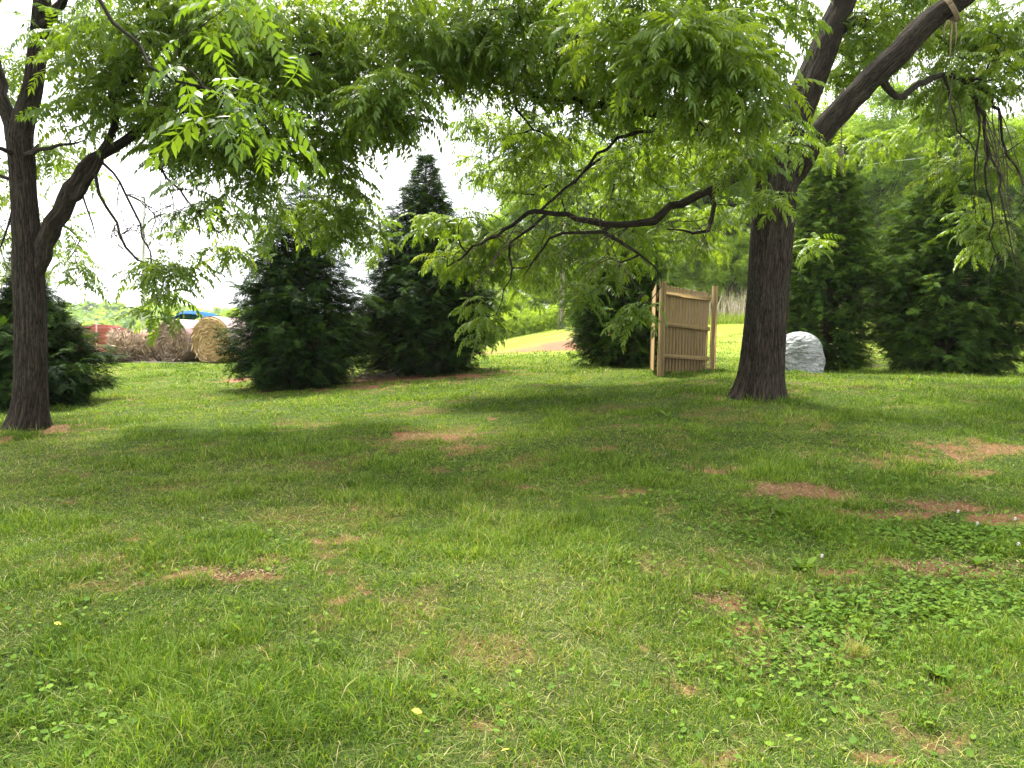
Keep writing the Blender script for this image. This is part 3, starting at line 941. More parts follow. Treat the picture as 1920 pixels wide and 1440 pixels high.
# ---- the big walnut right of centre
bR = gp(1424, 746)
YR = bR[1]
print('right trunk', bR)
skR = [
    [((bR[0], bR[1], bR[2] - .12), 84 / F * YR / 2)] + L3([(1428, 700, YR, 84), (1432, 640, YR, 80), (1438, 560, YR, 78), (1445, 460, YR, 78), (1452, 380, YR, 80), (1462, 310, YR, 74), (1487, 230, YR + .1, 64), (1520, 150, YR + .2, 58), (1556, 60, YR + .3, 50), (1590, -30, YR + .4, 44), (1600, -200, YR + .6, 34), (1610, -400, YR + .8, 24), (1620, -600, YR + 1, 10)]),
    L3([(1448, 420, YR, 26), (1464, 368, YR - .02, 42), (1490, 320, YR - .1, 46), (1530, 258, YR - .3, 46), (1600, 180, YR - .5, 45), (1665, 118, YR - .7, 45), (1740, 40, YR - .9, 44), (1815, -10, YR - 1.1, 38), (1900, -100, YR - 1.2, 30), (1980, -260, YR - 1.2, 18)]),
    L3([(1440, 330, YR, 24), (1400, 322, YR - .2, 22), (1345, 350, YR - .4, 20), (1310, 362, YR - .45, 16), (1285, 384, YR - .5, 17), (1252, 388, YR - .5, 15), (1225, 413, YR - .6, 17), (1190, 417, YR - .6, 13), (1150, 424, YR - .6, 13), (1080, 410, YR - .4, 11), (1000, 398, YR - .1, 9), (950, 432, YR + .2, 7), (890, 462, YR + .6, 5), (838, 500, YR + 1, 3)]),
    L3([(1455, 290, YR, 30), (1380, 262, YR - .3, 26), (1290, 232, YR - .5, 20), (1190, 205, YR - .6, 16), (1090, 192, YR - .6, 14), (1000, 182, YR - .5, 12), (920, 150, YR - .3, 10), (840, 130, YR - .2, 7), (760, 120, YR, 4)]),
    L3([(1380, 262, YR - .3, 15), (1300, 255, YR + .4, 12), (1200, 270, YR + 1.2, 10), (1100, 312, YR + 1.8, 8), (1010, 360, YR + 2.2, 4)]),
    L3([(1420, 235, YR, 20), (1330, 215, YR - .6, 18), (1250, 190, YR - 1.2, 16), (1150, 160, YR - 1.5, 15), (1100, 90, YR - 1.6, 14), (1050, 30, YR - 1.7, 13), (1000, -30, YR - 1.8, 11), (900, -120, YR - 2, 8), (780, -200, YR - 2, 4)]),
    L3([(1648, 150, YR - .6, 16), (1670, 172, YR - .5, 13), (1690, 180, YR - .3, 12), (1730, 155, YR, 11), (1780, 140, YR + .3, 10), (1840, 160, YR + .6, 8), (1870, 210, YR + .9, 6), (1885, 280, YR + 1.0, 4), (1930, 360, YR + 1.1, 2.5)]),
    L3([(1800, 143, YR + .4, 8), (1836, 200, YR + .7, 7), (1848, 260, YR + .8, 6), (1852, 340, YR + .9, 4), (1862, 430, YR + 1, 3), (1858, 540, YR + 1, 1.5)]),
    L3([(1836, 205, YR + .7, 5), (1836, 260, YR + .7, 4), (1828, 320, YR + .7, 3), (1830, 400, YR + .7, 1.5)]),
    L3([(1848, 255, YR + .8, 5), (1872, 330, YR + .7, 4), (1885, 420, YR + .6, 3), (1905, 500, YR + .6, 1.5)]),
    L3([(1770, 150, YR + .3, 5), (1790, 200, YR + .4, 4), (1800, 250, YR + .4, 3), (1830, 290, YR + .5, 2), (1822, 380, YR + .5, 1.3)]),
    L3([(1150, 424, YR - .6, 10), (1110, 436, YR - .5, 7), (1050, 438, YR - .4, 6), (1010, 470, YR - .2, 4), (980, 520, YR, 2)]),
    L3([(1140, 430, YR - .6, 9), (1170, 455, YR - .6, 7), (1210, 480, YR - .5, 5), (1240, 520, YR - .4, 2.5)]),
    L3([(1030, 395, YR - .2, 7), (990, 430, YR, 6), (960, 460, YR + .1, 5), (955, 520, YR + .2, 3), (930, 590, YR + .3, 1.6)]),
    L3([(1330, 355, YR - .4, 10), (1338, 400, YR - .4, 9), (1330, 430, YR - .4, 8), (1290, 434, YR - .4, 5), (1250, 430, YR - .4, 2.5)]),
    L3([(1010, 400, YR - .1, 6), (1080, 335, YR - .1, 5), (1130, 280, YR - .3, 6), (1200, 245, YR - .4, 7), (1290, 232, YR - .5, 8)][::-1]),
    L3([(1540, 100, YR + .2, 20), (1600, 40, YR + .6, 18), (1680, 60, YR + 1.2, 14), (1760, 20, YR + 1.8, 10), (1850, 40, YR + 2.4, 6)]),
    L3([(1580, 0, YR + .4, 24), (1500, -130, YR - 1, 22), (1380, -250, YR - 2.4, 18), (1250, -330, YR - 3.6, 12)]),
    L3([(1590, -100, YR + .5, 22), (1640, -250, YR + 1.6, 18), (1650, -400, YR + 3, 12)]),
    L3([(1600, -200, YR + .6, 20), (1450, -350, YR + 1, 16), (1250, -450, YR + 1.4, 10)]),
]
blR = [(1290, 110, YR - 3.6, 130, 90, .7, 60), (1370, 180, YR - 3.0, 100, 110, .7, 45), (1180, 50, YR - 3.2, 150, 80, .9, 55), (1400, 270, YR - 1.6, 60, 90, .6, 24), (1480, 250, YR - 1.2, 30, 50, .4, 7),
       (1350, 20, YR - 2.6, 160, 60, 1, 50), (980, 50, YR - 1.6, 200, 80, 1.2, 90), (790, 60, YR - 1.8, 160, 90, 1.2, 90), (730, 200, YR - 2.2, 90, 60, .7, 50),
       (850, 120, YR - 1, 130, 60, 1, 50), (1050, 150, YR - .6, 150, 60, 1, 55), (1200, 180, YR - .5, 120, 70, 1, 50), (900, 230, YR + .6, 60, 40, .8, 10), (1020, 250, YR + .4, 90, 50, .8, 26),
       (960, 320, YR + 1.6, 110, 70, 1.3, 50), (1100, 330, YR + 2, 170, 90, 2, 90), (1250, 310, YR + 1.5, 120, 90, 1.5, 70), (850, 440, YR + 1.6, 80, 70, 1, 50),
       (1000, 480, YR + 1.8, 140, 60, 1.5, 75), (1180, 440, YR + 2.3, 150, 60, 1.5, 60), (905, 595, YR + .6, 26, 60, .4, 13), (1000, 545, YR + 3.2, 60, 30, .8, 6),
       (1110, 560, YR - .3, 28, 26, .3, 5), (1185, 585, YR - .4, 36, 30, .3, 8), (1140, 505, YR + .2, 60, 30, .5, 12), (1340, 430, YR + 3, 100, 60, 1.5, 34),
       (1650, 50, YR + 1, 110, 70, 1.5, 80), (1780, 60, YR + 1.4, 120, 60, 1.2, 50), (1600, 120, YR + .6, 50, 60, .6, 16), (1860, 90, YR + 1, 110, 80, 1.5, 75), (1790, 170, YR + 1, 110, 40, 1.2, 36), (1700, 250, YR + 2.6, 110, 40, 1.5, 28),
       (1810, 310, YR + 2.2, 70, 60, .8, 34), (1835, 430, YR + 2.4, 36, 80, .5, 24), (1900, 280, YR + 1.8, 40, 60, .6, 14), (1560, 280, YR + 2.6, 50, 30, .8, 7), (1455, 370, YR - .9, 30, 14, .2, 5), (1530, 460, YR + 2, 20, 40, .4, 5)]
visR = blob_pts(blR, 11)
c = at(1560, -420, YR + .3)
upR = np.concatenate([ell_pts((3.2, YR - .3, 7.4), (5.6, 4.6, 2.3), 280, 12, 5.9)])
fy, fx = frame_up(upR)
upR = upR[(fy < -25)]
walnut(bR, 'big walnut tree with dark furrowed trunk standing right of the wooden fence panel', skR, visR, upR, 4,
       bares=[(1848, 230, YR + .7, 1870, 440, .3, 26, 60, 8), (1870, 210, YR + .9, 1910, 480, .2, 20, 60, 5), (1790, 150, YR + .3, 1790, 300, .2, 20, 50, 3), (1150, 424, YR - .6, 1080, 500, 0, 60, 40, 7),
              (960, 430, YR, 900, 520, .2, 50, 40, 7), (1100, 310, YR + 1.8, 1000, 400, 0, 60, 40, 7), (1000, 300, YR + 1.6, 900, 300, 0, 50, 50, 6), (1335, 400, YR - .4, 1300, 470, 0, 40, 20, 4)])

# ---- the walnut on the left edge
bL = gp(52, 803)
YL = bL[1]
print('left trunk', bL)
skL = [
    [((bL[0], bL[1], bL[2] - .12), 64 / F * YL / 2)] + L3([(56, 760, YL, 60), (58, 680, YL, 58), (58, 600, YL, 56), (54, 500, YL, 54), (48, 400, YL, 48), (42, 310, YL, 46), (38, 250, YL, 46), (60, 170, YL, 36), (70, 90, YL, 33), (78, 10, YL, 31), (84, -120, YL, 25), (90, -300, YL, 18), (96, -480, YL, 8)]),
    L3([(36, 275, YL, 34), (14, 215, YL, 28), (-4, 150, YL, 24), (-24, 60, YL, 20), (-60, -80, YL, 14), (-90, -200, YL, 6)]),
    L3([(60, 545, YL, 22), (70, 495, YL - .02, 32), (92, 440, YL - .05, 36), (125, 375, YL - .1, 34), (150, 325, YL - .15, 26), (185, 290, YL - .2, 20), (233, 262, YL - .3, 17), (292, 216, YL - .4, 16), (350, 170, YL - .5, 14), (420, 140, YL - .6, 11), (500, 110, YL - .7, 8), (600, 100, YL - .7, 5)]),
    L3([(133, 390, YL - .1, 20), (165, 335, YL - .3, 16), (185, 300, YL - .4, 14), (205, 255, YL - .5, 13), (232, 150, YL - .6, 16), (272, 80, YL - .7, 15), (320, 20, YL - .8, 13), (370, -80, YL - .9, 9), (420, -180, YL - 1, 4)]),
    L3([(176, 340, YL - .4, 7), (200, 380, YL - .3, 6), (222, 425, YL - .2, 5), (240, 470, YL - .1, 5), (262, 488, YL, 4), (300, 512, YL + .2, 2)]),
    L3([(270, 235, YL - .4, 6), (300, 310, YL - .3, 5), (340, 370, YL - .2, 4), (380, 410, YL, 3), (430, 450, YL + .1, 1.6)]),
    L3([(200, 300, YL - .3, 5), (235, 360, YL - .3, 4.5), (262, 420, YL - .2, 4), (285, 500, YL - .1, 3), (295, 570, YL, 2)]),
    L3([(42, 290, YL - .1, 10), (80, 280, YL - .4, 8), (115, 274, YL - .6, 6), (160, 262, YL - .8, 2)]),
    L3([(40, 292, YL - .1, 10), (15, 288, YL - .2, 9), (-10, 276, YL - .3, 8), (-60, 270, YL - .3, 3)]),
    L3([(40, 350, YL, 9), (15, 330, YL, 8), (-10, 322, YL, 7), (-60, 300, YL, 3)]),
    L3([(30, 360, YL + .1, 5), (20, 410, YL + .1, 5), (8, 440, YL + .1, 4), (-6, 480, YL + .1, 2)]),
    L3([(62, 480, YL + .1, 8), (70, 430, YL + .8, 8), (110, 420, YL + 1.6, 6), (150, 450, YL + 2.2, 3)]),
    L3([(78, 60, YL, 18), (160, -60, YL - .8, 16), (280, -180, YL - 1.8, 12), (420, -260, YL - 2.8, 8)]),
    L3([(78, 0, YL, 16), (40, -160, YL + 1.4, 12), (0, -260, YL + 3, 8)]),
    L3([(150, 350, YL - .1, 4), (170, 420, YL - .1, 3), (182, 455, YL - .1, 1.2)]),
]
blL = [(260, 110, YL - .6, 140, 80, 1.3, 72), (360, 60, YL, 130, 60, 1.2, 40), (500, 400, YL + .1, 60, 40, .6, 9), (590, 420, YL + .4, 60, 50, .7, 12), (440, 470, YL + .3, 40, 40, .5, 6), (340, 510, YL + .1, 50, 30, .4, 6), (200, 200, YL - .4, 90, 45, 1.1, 30), (330, 270, YL - .3, 80, 60, .9, 32), (400, 390, YL + .1, 80, 40, .8, 14), (420, 220, YL - .6, 110, 80, 1, 55),
       (560, 230, YL - .7, 90, 90, 1, 46), (520, 80, YL - .8, 150, 80, 1.2, 85), (640, 390, YL + .6, 60, 50, .8, 28), (620, 300, YL, 60, 60, .8, 26), (640, 60, YL + .2, 90, 70, 1, 40), (650, 190, YL + .3, 60, 70, .9, 26), (440, 310, YL + .2, 90, 50, .8, 14), (680, 440, YL + 1, 40, 40, .6, 10), (150, 50, YL + .5, 100, 60, 1, 20), (10, 140, YL + 1, 30, 90, 1, 9), (110, 300, YL + .8, 60, 40, .8, 14),
       (30, 330, YL + 1.5, 60, 50, 1, 12), (120, 450, YL + 2, 70, 50, 1, 10), (290, 530, YL, 42, 50, .35, 12), (300, 590, YL, 24, 16, .2, 4), (150, 520, YL + 2.4, 40, 30, .5, 6), (350, 450, YL + .2, 60, 40, .6, 5), (480, 340, YL - .2, 60, 60, .7, 16),
       (380, 30, YL - .8, 130, 50, 1, 55), (20, 460, YL + 1.6, 40, 50, .8, 8)]
visL = blob_pts(blL, 21)
upL = ell_pts((bL[0] + 1.0, bL[1] - .4, 6.9), (5.2, 4.4, 2.2), 240, 22, 5.6)
fy, fx = frame_up(upL)
upL = upL[(fy < -25)]
walnut(bL, 'forked walnut tree with dark trunk at the left edge of the lawn', skL, visL, upL, 9, flare=1.0,
       bares=[(222, 425, YL - .2, 250, 470, .1, 30, 30, 4), (300, 310, YL - .3, 340, 420, .1, 40, 40, 5), (20, 410, YL + .1, 20, 520, .3, 40, 40, 5), (240, 360, YL - .3, 280, 470, 0, 30, 40, 4), (150, 440, YL + 2, 170, 500, 0, 30, 30, 3)])

# ---- a walnut outside the frame on the left whose low branch hangs close to the camera
bN = np.array([-3.6, .4, 0.]); bN[2] = float(H(bN[0], bN[1]))
skN = [
    [(bN + [0, 0, -.1], .2), (bN + [.02, 0, 1], .17), (bN + [.05, .02, 2.2], .15), (bN + [.0, .1, 3.6], .13), (bN + [-.1, .1, 5.4], .09), (bN + [-.2, 0, 7.5], .03)],
    [(bN + [.03, .02, 2.3], .07), (bN + [.9, .7, 3.2], .05)] + [(at(60, -160, 3.7), .018), (at(170, 0, 3.7), .009), (at(240, 75, 3.7), .0075), (at(320, 152, 3.7), .006), (at(430, 180, 3.6), .0035)],
    [(bN + [.0, .1, 3.4], .08), (bN + [1.6, .3, 4.8], .06), (bN + [3.4, .9, 5.4], .03)],
]
blN = [(400, 50, 3.7, 60, 30, .12, 3), (430, 150, 3.6, 50, 30, .1, 3), (500, 220, 3.6, 40, 40, .1, 3), (440, 270, 3.7, 40, 30, .1, 3)]
visN = blob_pts(blN, 31)
upN = ell_pts((bN[0] + .2, bN[1] - .2, 6.6), (2.6, 2.2, 1.6), 90, 32, 5.2)
fy, fx = frame_up(upN)
d_ = (upN - EYE) @ CR
upN = upN[(fy < -60) | (d_[:, 2] > 0)]
rN = walnut(bN, 'near walnut whose low leafy branch hangs across the top left', skN, visN, upN, 15, leaves=3, hires=False, lsc=.8)

# ------------------------------------------------------------------ dense feathery conifers
def spray(seed, L=.31, pairs=8, w=.013):
    g = random.Random(seed); V = []; T = []
    def ax(t): return np.array([L * t, 0, .02 * t - .38 * L * t ** 2])
    def strip(p, q, wd, nrm):
        d = q - p; s = np.cross(d, nrm); s /= np.linalg.norm(s) + 1e-9
        b = len(V)
        m = p + d * .5
        V.extend([p + s * wd * .3, p - s * wd * .3, m - s * wd * .62, m + s * wd * .62, q])
        T.extend([[b, b + 1, b + 2], [b, b + 2, b + 3], [b + 3, b + 2, b + 4]])
    up = np.array([0, 0, 1.])
    for k in range(3):
        strip(ax(k / 3), ax((k + 1) / 3 + .05), w * .8, up)
    for k in range(pairs):
        t = .08 + .86 * k / pairs
        for s in (-1, 1):
            p = ax(t); ln = L * (.5 - .34 * t) * g.uniform(.8, 1.2)
            a = s * math.radians(52 - 14 * t + g.uniform(-8, 8))
            q = p + np.array([math.cos(a) * ln, math.sin(a) * ln, -.16 * ln + g.uniform(-.02, .015)])
            strip(p, q, w * g.uniform(.8, 1.4), up + np.array([g.uniform(-.4, .4), g.uniform(-.4, .4), 0]))
    return np.array(V), np.array(T)
SP = [spray(s) for s in range(6)]

def conifer(base, h, r, label, seed, nb=420, skirt=.05, topsparse=.0, lean=0, bulge=.32, sc=1.0, dens=1.0, top_var=0.24, pw=.72, tone=0):
    g = np.random.default_rng(seed)
    root = empty('conifer_tree', base, label, 'tree', 'dense evergreen conifers around the lawn')
    mb = MB()
    pts = np.array([[lean * t * t * .3, 0, h * t] for t in np.linspace(0, .98, 12)]); pts[0, 2] = -.1
    mb.tube(pts, np.linspace(.10 * r / 1.4, .008, 12), 10, rough=.1, seed=seed)
    mb.obj('trunk', M['bark2'], root, True)
    br = MB(); pos = []; az = []; pit = []; var = []; sz = []
    for k in range(nb):
        t = ((k + .5) / nb) ** .93
        z = h * (skirt + (.985 - skirt) * t)
        a = k * 2.39996 + g.normal(0, .25)
        tt = z / h
        prof = (min(1, (tt + .06) / bulge) ** .45) * (1 - tt) ** pw * (1.12 + .1 * (pw - .72))
        prof *= 1 + .16 * math.sin(a * 3 + tt * 7 + seed) + .10 * math.sin(a * 5 - tt * 11)
        R_ = max(.10, r * prof * g.uniform(.78, 1.12))
        rise = .10 + .55 * tt
        p0 = np.array([lean * tt * tt * .3, 0, z])
        d = np.array([math.cos(a), math.sin(a), 0])
        p1 = p0 + d * R_ + np.array([0, 0, rise * R_ * .55])
        mid = (p0 + p1) / 2 + np.array([0, 0, -.08 * R_])
        if R_ > .3: br.tube(np.array([p0, mid, p1]), [.012, .008, .003], 4, cap=False)
        ns = int(max(4, 17 * R_ ** .9) * dens * (1 - topsparse * sstep(.55, .9, tt)))
        vb = g.normal(0, .10)
        for j in range(ns):
            u = 1 - .62 * g.random() ** 1.25
            q = (1 - u) ** 2 * p0 + 2 * u * (1 - u) * mid + u * u * p1
            q = q + g.normal(0, .05, 3)
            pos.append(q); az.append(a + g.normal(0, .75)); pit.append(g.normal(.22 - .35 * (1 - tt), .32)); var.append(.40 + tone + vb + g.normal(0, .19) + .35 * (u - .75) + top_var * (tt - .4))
            sz.append(g.uniform(.6, 1.1) * (1 - .3 * tt) * sc)
    pos = np.array(pos); az = np.array(az)
    br.obj('branches', M['bark2'], root, True)
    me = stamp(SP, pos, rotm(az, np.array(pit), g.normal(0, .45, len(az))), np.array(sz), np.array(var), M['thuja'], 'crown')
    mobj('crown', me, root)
    return root

def cbase(px, py, Y=None):
    p = gp(px, py) if Y is None else at(px, py, Y)
    return (p[0], p[1], float(H(p[0], p[1])))
def at_depth(px, Y):
    p = at(px, 700, Y); return np.array([p[0], Y, float(H(p[0], Y))])
for args in [
    (at_depth(52, 13.4), 2.7, 1.42, 'broad low dark conifer behind the left walnut trunk', 41, 600, .02, 0, 0, 1.35),
    (at_depth(558, 15.6), 4.15, 1.45, 'dark conifer right of the hay bales with sparse pointed top', 42, 760, .01, .45, .1, .8),
    (at_depth(792, 17.6), 5.0, 1.78, 'tall dark conifer left of the sunlit gap in the middle', 43, 980, .01, .25, 0, 1.0),
    (at_depth(1165, 19.0), 3.9, 1.5, 'conifer just behind and left of the wooden fence panel', 44, 600, .01, 0, 0, .6, .14),
    (at_depth(1546, 18.0), 5.5, 1.22, 'narrow tall conifer directly behind the pale artificial boulder', 45, 720, .01, 0, 0, .62, .27),
    (at_depth(1772, 17.6), 5.7, 1.95, 'widest tall conifer at the right edge of the lawn', 46, 1050, .01, 0, 0, .85, .27),
]:
    b, h_, r_, lab, sd_, nb_, sk_, ts_, ln_, pw_ = args[:10]
    conifer(b, h_, r_, lab, sd_, nb_, sk_, ts_, ln_, pw=pw_, tone=(args[10] if len(args) > 10 else -.03))

# ------------------------------------------------------------------ background wood
def broadleaf(name, h, r, seed, leafmat, n=26000, ls=.16, trunk_frac=.3, clumps=34, trunkmat=None, ellip=1.0):
    g = np.random.default_rng(seed)
    mb = MB()
    hh = h * .8
    pts = np.array([[.3 * math.sin(t * 2 + seed) * t, .2 * math.cos(seed + t * 3) * t, hh * t - .2] for t in np.linspace(0, 1, 10)])
    mb.tube(pts, np.linspace(.028 * h ** .9, .04, 10), 9, rough=.1, seed=seed)
    cc = []
    for k in range(clumps):
        v = g.normal(size=3); v /= np.linalg.norm(v); v *= g.random() ** .35
        p = np.array([v[0] * r * .8, v[1] * r * .8, h * (trunk_frac + (1 - trunk_frac) * (.5 + v[2] * .46 * ellip))])
        cc.append(p)
        s = pts[min(9, int(9 * min(p[2] / h * .8, 1)))]
        mb.tube(np.array([s, (s + p) / 2 + [0, 0, -.2], p]), [.07, .05, .02], 5, cap=False)
    tr = mb.mesh('trunk', trunkmat or M['bark2'], True)
    cc = np.array(cc)
    k = g.integers(0, clumps, n)
    rr = r * g.uniform(.26, .46, clumps)
    v = g.normal(size=(n, 3)); v /= np.linalg.norm(v, axis=1, keepdims=True)
    v *= (g.random((n, 1)) ** .4)
    p = cc[k] + v * rr[k][:, None] * np.array([1, 1, .62])
    # leaf sprig: three pointed faces
    T = []; V = []
    for q in range(3):
        a = q * 2.1; d = np.array([math.cos(a), math.sin(a), -.25]); s = np.array([-math.sin(a), math.cos(a), .1])
        b = len(V); V += [np.zeros(3), d * .5 + s * .24, d, d * .5 - s * .24]; T += [[b, b + 1, b + 2], [b, b + 2, b + 3]]
    V = np.array(V); T = np.array(T)
    var = .45 + g.normal(0, .16, n) + g.normal(0, .10, clumps)[k]
    cr = stamp([(V, T)], p, rotm(g.uniform(0, 6.28, n), g.normal(0, .6, n), g.normal(0, .6, n)), g.uniform(.6, 1.3, n) * ls, var, leafmat, 'crown')
    return tr, cr

protos = [broadleaf('a', 15, 4.2, 1, M['wood'], 34000, .17, .14, 42), broadleaf('b', 17, 3.8, 2, M['wood'], 34000, .16, .12, 46), broadleaf('c', 13, 4.6, 3, M['woodlite'], 28000, .17, .18, 36),
          broadleaf('d', 8, 2.8, 4, M['woodlite'], 18000, .14, .05, 28), broadleaf('e', 3.2, 1.9, 6, M['woodlite'], 9000, .11, .0, 18)]
def wood_tree(x, y, k, s, label, group='trees of the wood behind the field', name='wood_tree'):
    e = empty(name, (x, y, float(H(x, y)) - .1), label, 'tree', group, rz=(x * 7.3 + y) % 6.28)
    e.scale = (s, s, s * (1 + .1 * math.sin(x)))
    tr, cr = protos[k]
    mobj('trunk', tr, e); mobj('crown', cr, e)
    return e
def wx(px, Y): return at(px, 650, Y)[0]
row = [(905, 54, 3, .9), (960, 58, 0, .72), (1040, 56, 1, .85), (1110, 57, 0, .95), (1190, 53, 2, 1.0), (1270, 58, 1, 1.0), (1340, 55, 0, .95), (1400, 60, 1, 1.05), (1480, 55, 2, 1.1), (1560, 57, 0, 1.1),
       (1640, 52, 1, 1.05), (1720, 56, 0, 1.15), (1800, 53, 1, 1.05), (1880, 57, 2, 1.2), (1960, 53, 0, 1.1), (2060, 56, 1, 1.1)]
for k, (px, Y, pk, s) in enumerate(row):
    lab = ('dark green tall tree in the wood edge behind the field', 'dark green tall tree in the wood edge behind the field', 'lighter green rounded tree in the wood edge')[pk % 3] if pk != 3 else 'small pale green tree at the left end of the wood'
    wood_tree(wx(px, Y), Y, pk, s, lab)
for k, px in enumerate((980, 1080, 1150, 1240, 1330, 1430, 1520, 1620, 1700, 1790, 1880, 1980, 2080)):
    wood_tree(wx(px, 70), 70 + (k % 3) * 2, (0, 1)[k % 2], 1.1, 'tall tree standing deep in the wood, behind its edge', 'trees deep in the wood')
for k, (px, Y, s) in enumerate(((860, 56, 1.1), (1000, 53, .8), (1075, 52, .9), (1150, 52, 1), (1235, 51, .8), (1300, 52, .9), (1360, 50, .8), (1420, 51, 1), (1520, 51, .9), (1600, 52, 1), (1680, 50, .9), (1760, 51, 1), (1840, 51, .9), (1915, 50, 1), (2000, 51, 1))):
    wood_tree(wx(px, Y), Y, 3, s, 'smaller leafy tree filling the wood edge below the tall crowns', 'smaller trees of the wood edge')
for k, (px, Y, s) in enumerate(((880, 50, .8), (925, 49, .7), (965, 50, .9), (1010, 51, .8), (1085, 50, 1), (1150, 49, 1), (1225, 50, 1), (1290, 50, .9), (1440, 49, 1), (1500, 50, .8), (1600, 49, 1), (1650, 48, .9), (1930, 45, 1.0), (1860, 48, .9))):
    wood_tree(wx(px, Y), Y, 4, s, 'leafy bush at the foot of the wood edge', 'bushes along the wood edge', 'leafy_bush')
# pale straight trunk seen at the wood edge
e = empty('dead_tree', at_depth(1049, 47), 'slim pale grey bare trunk at the wood edge above the red soil bank', 'tree')
mb = MB(); mb.tube([(0, 0, -.2), (.05, 0, 2), (0, 0, 4), (.1, 0, 7)], [.17, .15, .13, .08], 12, rough=.1, seed=3); mb.obj('trunk', M['paletrunk'], e, True)
mb = MB()
for k in range(12):
    z = 2 + k * .4; a = k * 2.4; l = .7
    mb.tube([(0, 0, z), (math.cos(a) * l * .5, math.sin(a) * l * .5, z + .1), (math.cos(a) * l, math.sin(a) * l, z - .1)], [.03, .02, .01], 5)
mb.obj('branches', M['paletrunk'], e, True)

# far trees on the left and the hills
for k, (px, Y, pk, s) in enumerate(((120, 80, 2, .55), (165, 84, 2, .6), (205, 95, 0, .52), (245, 92, 2, .58), (290, 96, 0, .62), (325, 92, 1, .55), (352, 88, 2, .66), (385, 94, 0, .62), (408, 86, 1, .62), (440, 84, 2, .8), (475, 86, 2, .8), (520, 88, 0, .7), (590, 84, 2, .7), (660, 88, 0, .7), (730, 80, 2, .75), (60, 90, 0, .6), (0, 88, 2, .6), (800, 76, 3, 1.2), (860, 66, 2, .8))):
    wood_tree(wx(px, Y), Y, pk, s, 'hazy green tree in the far tree line beyond the hay bales' if px < 500 else 'far tree seen through the gaps between the dark conifers', 'far tree line beyond the field')
def hills():
    xs = np.linspace(-420, 260, 120); ys = np.linspace(190, 520, 60)
    X, Y = np.meshgrid(xs, ys)
    Z = -9 + 23 * sstep(200, 420, Y) * (.55 + .6 * fbm(X * .008, Y * .008, 4, 3))
    V = np.stack([X, Y, Z], -1).reshape(-1, 3)
    i = (np.arange(59)[:, None] * 120 + np.arange(119)[None, :]).ravel()
    Qh = np.stack([i, i + 1, i + 121, i + 120], 1)
    m = NT('hill_ground'); gg = m.n('ShaderNodeNewGeometry').outputs['Position']
    mat = m.done(m.bsdf(m.ramp(m.noise(gg, .12, 5), [(.3, (.03, .06, .02)), (.7, (.07, .12, .03))]), .9, .1))
    tag(mobj('hills', np_mesh('hills', V, [Qh], [mat], True)), kind='structure')
    g = np.random.default_rng(9); n = 42000
    x = g.uniform(-330, 60, n); y = g.uniform(210, 430, n)
    z = -9 + 23 * sstep(200, 420, y) * (.55 + .6 * fbm(x * .008, y * .008, 4, 3))
    tz = vn(x / 9, y / 9, 6) * 9
    T = []; V = []
    for q in range(4):
        a = q * 1.57; d = np.array([math.cos(a), math.sin(a), -.3]); s = np.array([-math.sin(a), math.cos(a), .1])
        b = len(V); V += [np.zeros(3), d * .5 + s * .4, d, d * .5 - s * .4]; T += [[b, b + 1, b + 2], [b, b + 2, b + 3]]
    me = stamp([(np.array(V), np.array(T))], np.stack([x, y, z + tz + g.uniform(-2, 1, n)], 1), rotm(g.uniform(0, 6.28, n), g.normal(0, .6, n), g.normal(0, .6, n)),
               g.uniform(1.2, 2.6, n), .4 + g.normal(0, .2, n), M['wood'], 'far_wood')
    tag(mobj('far_wood', me), 'distant wooded hillside fading into haze beyond the hay bales', 'wood', kind='stuff')
hills()

# undergrowth at the wood's foot, tall dry reeds
def sprigs(name, label, cat, x, y, hmax, n, mat, ls, seed):
    g = np.random.default_rng(seed)
    k = g.integers(0, len(x), n)
    px_ = np.asarray(x)[k] + g.normal(0, .5, n); py_ = np.asarray(y)[k] + g.normal(0, .5, n)
    z = H(px_, py_) + g.random(n) ** 1.3 * hmax * (.5 + fbm(px_, py_, 3, 2))
    T = []; V = []
    for q in range(3):
        a = q * 2.1; d = np.array([math.cos(a), math.sin(a), .1]); s = np.array([-math.sin(a), math.cos(a), .1])
        b = len(V); V += [np.zeros(3), d * .5 + s * .22, d, d * .5 - s * .22]; T += [[b, b + 1, b + 2], [b, b + 2, b + 3]]
    me = stamp([(np.array(V), np.array(T))], np.stack([px_, py_, z], 1), rotm(g.uniform(0, 6.28, n), g.normal(0, .6, n), g.normal(0, .6, n)), g.uniform(.6, 1.4, n) * ls, .5 + g.normal(0, .2, n), mat, name)
    tag(mobj(name, me), label, cat, kind='stuff')
ux = np.concatenate([np.linspace(wx(830, 47), wx(1060, 47), 60), np.linspace(wx(1060, 49), wx(2000, 49), 160)])
uy = np.concatenate([np.linspace(46.5, 48.5, 60), np.full(160, 49.5)])
sprigs('undergrowth', 'pale leafy undergrowth along the foot of the wood', 'undergrowth', ux, uy, 1.5, 26000, M['woodlite'], .13, 5)
def reed_mat():
    m = NT('dry_reed')
    return m.done(m.bsdf(m.ramp(m.attr('var'), [(0, (.24, .19, .11)), (.5, (.42, .35, .23)), (1, (.6, .53, .38))]), .8, .2))
M['reed'] = reed_mat()
n = 2600
x = rng.uniform(wx(1225, 46), wx(2000, 46), n); y = rng.uniform(44.5, 47.5, n)
blades(x, y, rng.uniform(1.0, 2.4, n), rng.uniform(.02, .04, n), rng.beta(2, 5, n) * .8, rng.uniform(0, 6.28, n), rng.random(n), np.zeros(n), 'dry_reeds', 'tall pale dry reeds at the far edge of the field', M['reed'])
n = 9000
x = rng.uniform(wx(1190, 44), wx(2050, 44), n); y = rng.uniform(42, 46, n)
